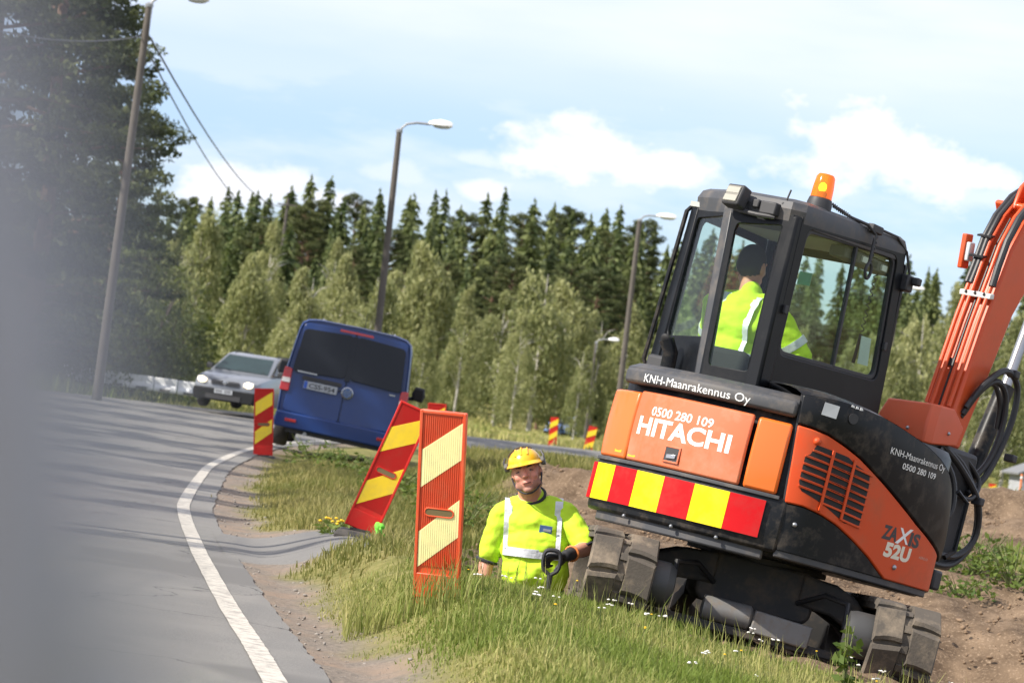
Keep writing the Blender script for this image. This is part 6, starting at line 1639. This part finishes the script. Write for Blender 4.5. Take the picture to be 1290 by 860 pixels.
mid_r = sh_r.lerp(el_r, .84); B.cap(sh_r, mid_r, .078, .074, 1); B.cap(sh_r.lerp(el_r, .6), el_r, .050, .047, 0); B.cap(el_r, el_r.lerp(wr_r, .80), .049, .035, 0); B.cap(el_r.lerp(wr_r, .72), wr_r, .040, .036, 3)
make_hand(B, wr_l, Vector((.0, -.25, -1)), Vector((1, .1, 0)), Vector((0, -1, .2)), 0, .35)
make_hand(B, wr_r, Vector((-.80, -.50, -.12)), Vector((-.1, .25, -1)), Vector((-.45, -.85, .1)) * -1, 3, .95, 1.18)
for s, hx, kx, ax in ((-1, .245, .18, .17), (1, .405, .43, .42)):
    B.cap(V(hx, 19.03, .08), V(kx, 18.98, -.33), .092, .066, 2); B.cap(V(kx, 18.98, -.33), V(ax, 19.03, -.70), .064, .046, 2); B.cap(V(ax, 19.05, -.75), V(ax, 18.88, -.765), .042, .034, 4)
hrot = (Euler((0, 0, PI + rad(-6))).to_matrix()) @ Euler((rad(3), rad(19), 0)).to_matrix()
hrot = hrot @ Matrix.Diagonal((1.10, 1.06, 1.03)); hc = V(.182, 18.955, .850)
P = head(B, hc, hrot, 0, None, 1.12, 5, 6)
bd = B.build('body', worker, [skin_m, shirt_m, trous_m, glove_m, boot_m, pm('stubbled_skin', (.42, .21, .155), .7, var=.2, scale=120), pm('flushed_skin', (.68, .29, .21), .5, var=.12, scale=60)], .0065, 4)
face_parts(P, hrot, worker)
bvh = BVHTree.FromPolygons([v.co for v in bd.data.vertices], [tuple(p.vertices) for p in bd.data.polygons])
# reflective tape: belt round the waist, two braces over the shoulders
def around(z, cx, cy, n=48, sl=0.0, zr=None):
    pts = []
    for k in range(n + 1):
        a = 2 * PI * k / n; d = Vector((math.cos(a), math.sin(a), 0)); h = snap(bvh, V(cx, cy, z + sl * math.cos(a)) + d * .31, -d)
        if h is not None: pts.append(h)
    return pts


fr = [snap(bvh, V(x, 18.79, .385 + .02 * (x - .3)), (0, 1, 0)) for x in np.linspace(.10, .48, 24)]; bk = [snap(bvh, V(x, 19.5, .385), (0, -1, 0)) for x in np.linspace(.476, .104, 24)]
pts = [h for h in fr + bk if h is not None]; pts.append(pts[0]); band('waist_tape', refl_m, worker, bd, pts, .052, lambda p: (p.x - V(.29, 19, 0).x, (p.y - V(.29, 19, 0).y) * 1.5, 0))
for (x0, x1) in ((.095, .118), (.398, .412)):
    fr = []; bk = []
    for k in range(22):
        q = k / 21; z = .40 + .30 * q; x = x1 + (x0 - x1) * q
        h = snap(bvh, V(x, 18.79, z), (0, 1, 0)); fr.append(h) if h is not None else None
        h = snap(bvh, V(x, 19.4, z), (0, -1, 0)); bk.append(h) if h is not None else None
    if len(fr) > 3 and len(bk) > 3:
        top_ = snap(bvh, V(x0, 19.03, .95), (0, 0, -1))
        path = fr + ([top_] if top_ is not None and top_.z > fr[-1].z else []) + bk[::-1]
        band('shoulder_tape', refl_m, worker, bd, path, .046, lambda p: (0, p.y - V(0, 19.02, 0).y, max(0, (p.z - V(0, 0, .58).z)) * .8))
h = snap(bvh, V(.335, 18.6, .535), (0, 1, 0)); m = MB(); m.box(h + Vector((0, -.004, 0)), (.075, .008, .045), (.12, .05, .12)); bg_ = m.build('chest_badge', pm('badge_blue', (.10, .18, .42), .5), worker)
m = MB(); m.box(h + Vector((.008, -.0088, -.004)), (.045, .003, .014), (.12, .05, .12)); m.build('badge_print', pm('badge_grey', (.45, .48, .52), .5), bg_)
# collar and cuffs
m = MB(); nb, nd = V(.226, 19.025, .722), (Vector((-.02, -.03, .09))).normalized(); u = nd.orthogonal().normalized(); w = nd.cross(u); m.tube([nb + (u * math.cos(a) + w * math.sin(a)) * .084 + Vector((0, -.4 * (w * math.sin(a) + u * math.cos(a)).y * .0, .35 * ((w * math.sin(a) + u * math.cos(a)).y) * .073)) for a in np.linspace(0, 2 * PI, 26)], .010, 6); m.build('collar', cuff_m, worker)
for a, b, rr0 in ((sh_l, el_l, .0735), (sh_r, el_r, .0755)):
    c = a.lerp(b, .86 if a is sh_l else .84) + (b - a).normalized() * .052; d = (b - a).normalized(); u = d.orthogonal().normalized(); w = d.cross(u); m = MB(); m.tube([c + (u * math.cos(t) + w * math.sin(t)) * (rr0 - .012) for t in np.linspace(0, 2 * PI, 22)], .0095, 6); m.build('sleeve_trim', cuff_m, worker)
d = (wr_r - el_r).normalized(); c = el_r.lerp(wr_r, .72); u = d.orthogonal().normalized(); w = d.cross(u); m = MB(); m.tube([c + (u * math.cos(t) + w * math.sin(t)) * .043 for t in np.linspace(0, 2 * PI, 20)], .008, 6); m.build('glove_cuff', pm('orange_cuff', (.7, .22, .05), .7), worker)
# helmet
hy = pm('helmet_yellow', (0.85, 0.47, 0.008), .3, var=.05, scale=6, coat=.4, dirt=(.5, .28, .03), damt=.25)
m = MB(); rings_ = []
for k in range(11):
    a = PI / 2 * k / 10; r_ = math.cos(a) ** .75 if k < 10 else .02; z = .048 + .098 * math.sin(a); rings_.append([P(.092 * r_ * math.cos(t), -.012 + .116 * r_ * math.sin(t), z + (.004 * math.cos(2 * t) if k < 2 else 0)) for t in np.linspace(0, 2 * PI, 33)[:-1]])
m.loft(rings_, True, True); hel = m.build('helmet', hy, worker, ang=60)
m = MB(); rg = []
for (e, z) in ((.0, .064), (.010, .056), (.016, .048), (.012, .044), (-.004, .050)):
    rg.append([P((.092 + e * .8) * math.cos(t), -.012 + (.116 + e * (3.4 if math.sin(t) > 0.2 else 1.0) * (max(0, math.sin(t)) ** 1.5 if math.sin(t) > .2 else 1)) * math.sin(t), z - (.010 * max(0, math.sin(t)) ** 2 if e > .005 else 0)) for t in np.linspace(0, 2 * PI, 41)[:-1]])
m.loft(rg, True, False); m.build('helmet_brim', hy, hel, ang=60)
m = MB()
for x in (-.032, .0, .032): m.tube([P(x, -.012 + .112 * math.cos(t) * math.sqrt(max(.05, 1 - (x / .1) ** 2)), .052 + .100 * math.sin(t) ** .9 * (1 - .25 * abs(x) / .032 * .25)) for t in np.linspace(.5, PI - .5, 14)], .0075, 6)
m.build('helmet_ridge', hy, hel)
m = MB(); m.tube([P(.094 * math.cos(t) * .98, .04 - .02 * math.sin(t), .066 + .088 * math.sin(t)) for t in np.linspace(.55, PI - .9, 12)], .0045, 6); m.build('goggle_strap', pm('strap_brown', (.06, .045, .03), .8), hel)
for s in (-1, 1):
    m = MB(); m.loft([[P(s * (.090 + dx), -.01 + y, .040 + z) for (y, z) in ((-.035, -.01), (.03, -.01), (.04, .015), (.02, .04), (-.025, .04))] for dx in (0, .022)]); cl_ = m.build('ear_muff_mount', pm('muff_grey', (.10, .095, .085), .6), hel, bevel=.005)
    m = MB(); m.tube([P(s * .104, .02, .055), P(s * .110, .0, .085), P(s * .100, -.02, .11)], .007, 6); m.build('muff_arm', blk, cl_)
m = MB(); pts = []
for t in np.linspace(-1.45, 1.45, 25): pts.append(P(.082 * math.sin(t) * (1.0 if abs(t) > .9 else .98), .012 + .062 * math.cos(t) ** 2, .015 - .136 * math.cos(t) ** .8))
m.tube(pts, .0052, 6); m.build('chin_strap', cuff_m, worker)
# shovel held by its D grip
so_ = at(695, 706, 18.57); shv = empty('shovel', 'black handled shovel held upright by the worker in the trench', 'shovel', so_); shv.scale = (.86, .86, 1)
ax = (Vector((.372, 18.66, -.74)) - so_).normalized(); m = MB()
m.tube(smooth_path([Vector((.0, 0, -.085)), Vector((-.050, 0, -.050)), Vector((-.058, 0, .01)), Vector((-.045, 0, .052)), Vector((0, 0, .062)), Vector((.045, 0, .052)), Vector((.058, 0, .01)), Vector((.050, 0, -.050)), Vector((.0, 0, -.085))], 4), .0125, 8); m.build('grip', blk, shv)
m = MB(); m.tube([Vector((0, 0, -.08)), Vector((0, 0, -.08)) + ax * .08, ax * 1.05], [.021, .017, .017], 10); m.build('shaft', pm('shaft_dark', (.05, .05, .055), .5), shv)
b0 = ax * 1.03; m = MB(); m.loft([[b0 + ax * q + Vector((x * w, -.02 * (1 - x * x) * k + dd, 0)) for x in (-1, -.5, 0, .5, 1)] + [b0 + ax * q + Vector((x * w, -.02 * (1 - x * x) * k + dd + .004, 0)) for x in (1, .5, 0, -.5, -1)] for (q, w, k, dd) in ((0, .02, 0, 0), (.03, .085, 1, 0), (.17, .09, 1, -.01), (.24, .05, .6, -.02), (.27, .01, .2, -.025))]); m.build('blade', muddy, shv)

# ---------------------------------------------------------------- the driver, seen from behind through the cab's rear window
drv = empty('person', 'driver in a yellow hi-vis vest sitting in the excavator cab, seen from behind', 'person', mat=EXM @ Matrix.Rotation(SWING, 4, 'Z') @ Matrix.Translation((-.405, -.14, 1.955)) @ Matrix.Diagonal((1.07, 1.08, 1.08, 1)) @ Matrix.Translation((.42, .12, -1.95)))
B = Body(); dx = -.42
B.ell((dx, -.12, 1.50), (.19, .17, .13), 2); B.ell((dx - .005, -.15, 1.66), (.185, .13, .17), 1); B.ell((dx, -.15, 1.84), (.20, .125, .16), 1, Euler((0, .03, 0)).to_matrix())
B.ell((dx + .005, -.135, 1.955), (.175, .095, .075), 1); B.cap((dx, -.13, 1.97), (dx, -.115, 2.03), .080, .062, 1); B.cap((dx - .01, -.115, 2.0), (dx - .045, -.09, 2.10), .060, .058, 0)
for s in (-1, 1):
    sh_, el_, wr_ = Vector((dx + s * .205, -.13, 1.925)), Vector((dx + (.36 if s > 0 else -.275), .02, 1.72)), Vector((dx + (.33 if s > 0 else -.25), .24, 1.665))
    B.cap((dx + s * .10, -.13, 1.97), sh_, .066, .072, 1); B.cap(sh_, sh_.lerp(el_, .85), .076, .070, 1); B.cap(sh_.lerp(el_, .6), el_, .048, .045, 0); B.cap(el_, wr_, .045, .031, 0)
    make_hand(B, wr_, Vector((.0, .9, -.3)), Vector((-s * .4, 0, -1)), Vector((-s, .2, .1)), 0, .8)
    B.cap((dx + s * .10, -.05, 1.48), (dx + s * .13, .40, 1.48), .088, .065, 2); B.cap((dx + s * .13, .40, 1.48), (dx + s * .13, .48, 1.24), .062, .05, 2); B.cap((dx + s * .13, .44, 1.20), (dx + s * .14, .60, 1.18), .042, .035, 4)
hr2 = Euler((rad(4), 0, rad(8))).to_matrix(); P2 = head(B, Vector((dx - .06, -.085, 2.175)), hr2, 0, 5); B.ell(P2(0, -.035, .005), (.075, .078, .070), 5, hr2)
bd2 = B.build('body', drv, [skin_m, shirt_m, trous_m, glove_m, boot_m, hair_m], .008, 4); face_parts(P2, hr2, drv)
bv2 = BVHTree.FromPolygons([v.co for v in bd2.data.vertices], [tuple(p.vertices) for p in bd2.data.polygons])
for x0 in (dx - .105, dx + .105):
    bk = []; fr = []
    for k in range(20):
        z = 1.60 + .40 * k / 19
        h = snap(bv2, (x0, -.7, z), (0, 1, 0)); bk.append(h) if h is not None else None
        h = snap(bv2, (x0, .4, z), (0, -1, 0)); fr.append(h) if h is not None else None
    band('shoulder_tape', refl_m, drv, bd2, bk + fr[::-1], .048, lambda p: (0, p.y + .14, max(0, p.z - 1.86) * .8))
pts = []
for k in range(41):
    a = 2 * PI * k / 40; d = Vector((math.cos(a), math.sin(a), 0)); h = snap(bv2, Vector((dx, -.14, 1.66)) + d * .225, -d); pts.append(h) if h is not None else None
band('waist_tape', refl_m, drv, bd2, pts, .05, lambda p: (p.x - dx, p.y + .14, 0))
for s in (-1, 1):
    a, b = Vector((dx + s * .205, -.13, 1.925)), Vector((dx + (.36 if s > 0 else -.275), .02, 1.72)); d = (b - a).normalized(); c = a.lerp(b, .62); u = d.orthogonal().normalized(); w = d.cross(u); m = MB()
    m.loft([[c + d * q + (u * math.cos(t) + w * math.sin(t)) * (.0775) for t in np.linspace(0, 2 * PI, 25)[:-1]] for q in (-.022, .022)]); m.build('sleeve_tape', refl_m, drv)

# ================================================================ THE CAR DOOR BESIDE THE CAMERA
# out of focus at the left edge: the window pillar of an open grey car door
dm = pm('grey_car_paint', (.19, .186, .192), .45, .2, var=.03, scale=3, coat=.3)
door = empty('car_door', 'grey car door standing open close to the camera, blurred at the left edge', 'car door', (0, 0, .32))
D_ = .23
def dpx(x, y, d=D_): p = at(x, y, d); return Vector((p.x, p.y, p.z - .32))
edge_ = [(-330, -420), (-160, -230), (-30, -40), (15, 130), (58, 300), (92, 480), (112, 640), (125, 800), (125, 1000)]
pr = []
for k, (x, y) in enumerate(edge_): pr.append(dpx(x, y))
m = MB(); R = []
for i, p in enumerate(pr):
    t = (pr[min(i + 1, len(pr) - 1)] - pr[max(i - 1, 0)]).normalized(); n = Vector((t.z, 0, -t.x)); n = n if n.x > 0 else -n
    wd = .075; R.append([p - n * wd + Vector((0, .0, 0)), p - n * .008, p - n * .001 + Vector((0, .012, 0)), p + Vector((0, .03, 0)), p - n * .006 + Vector((0, .055, 0)), p - n * wd + Vector((0, .055, 0))])
m.loft(R); m.build('window_pillar', dm, door, ang=50)
a = pr[-1]; m = MB(); m.loft([[Vector((x, y, z)) for (x, z) in ((a.x - .95, .02), (a.x - .02, .0), (a.x + .012, .25), (a.x, a.z), (a.x - .95, a.z))] for y in (.27, .39)]); m.build('door_panel', dm, door, bevel=.02)
m = MB(); m.loft([[Vector((x, y, z)) for (x, z) in ((a.x - .93, a.z - .01), (a.x - .06, a.z - .01), (pr[4].x - .07, pr[4].z), (pr[0].x - .05, pr[0].z), (a.x - .90, pr[0].z + .02))] for y in (.326, .330)]); m.build('door_glass', glass_mat('door_glass', (.9, .95, .93), .1), door)
m = MB(); m.tube([(a.x - .95, .33, a.z), (a.x - .93, .33, pr[0].z + .05), (pr[0].x - .03, .33, pr[0].z + .03), (pr[0].x, .33, pr[0].z)], .025, 8); m.build('upper_frame', dm, door)
m = MB(); m.tube([(a.x - .25, .26, a.z - .12), (a.x - .22, .235, a.z - .12), (a.x - .10, .235, a.z - .12), (a.x - .07, .26, a.z - .12)], .011, 8); m.build('door_handle', blk, door)
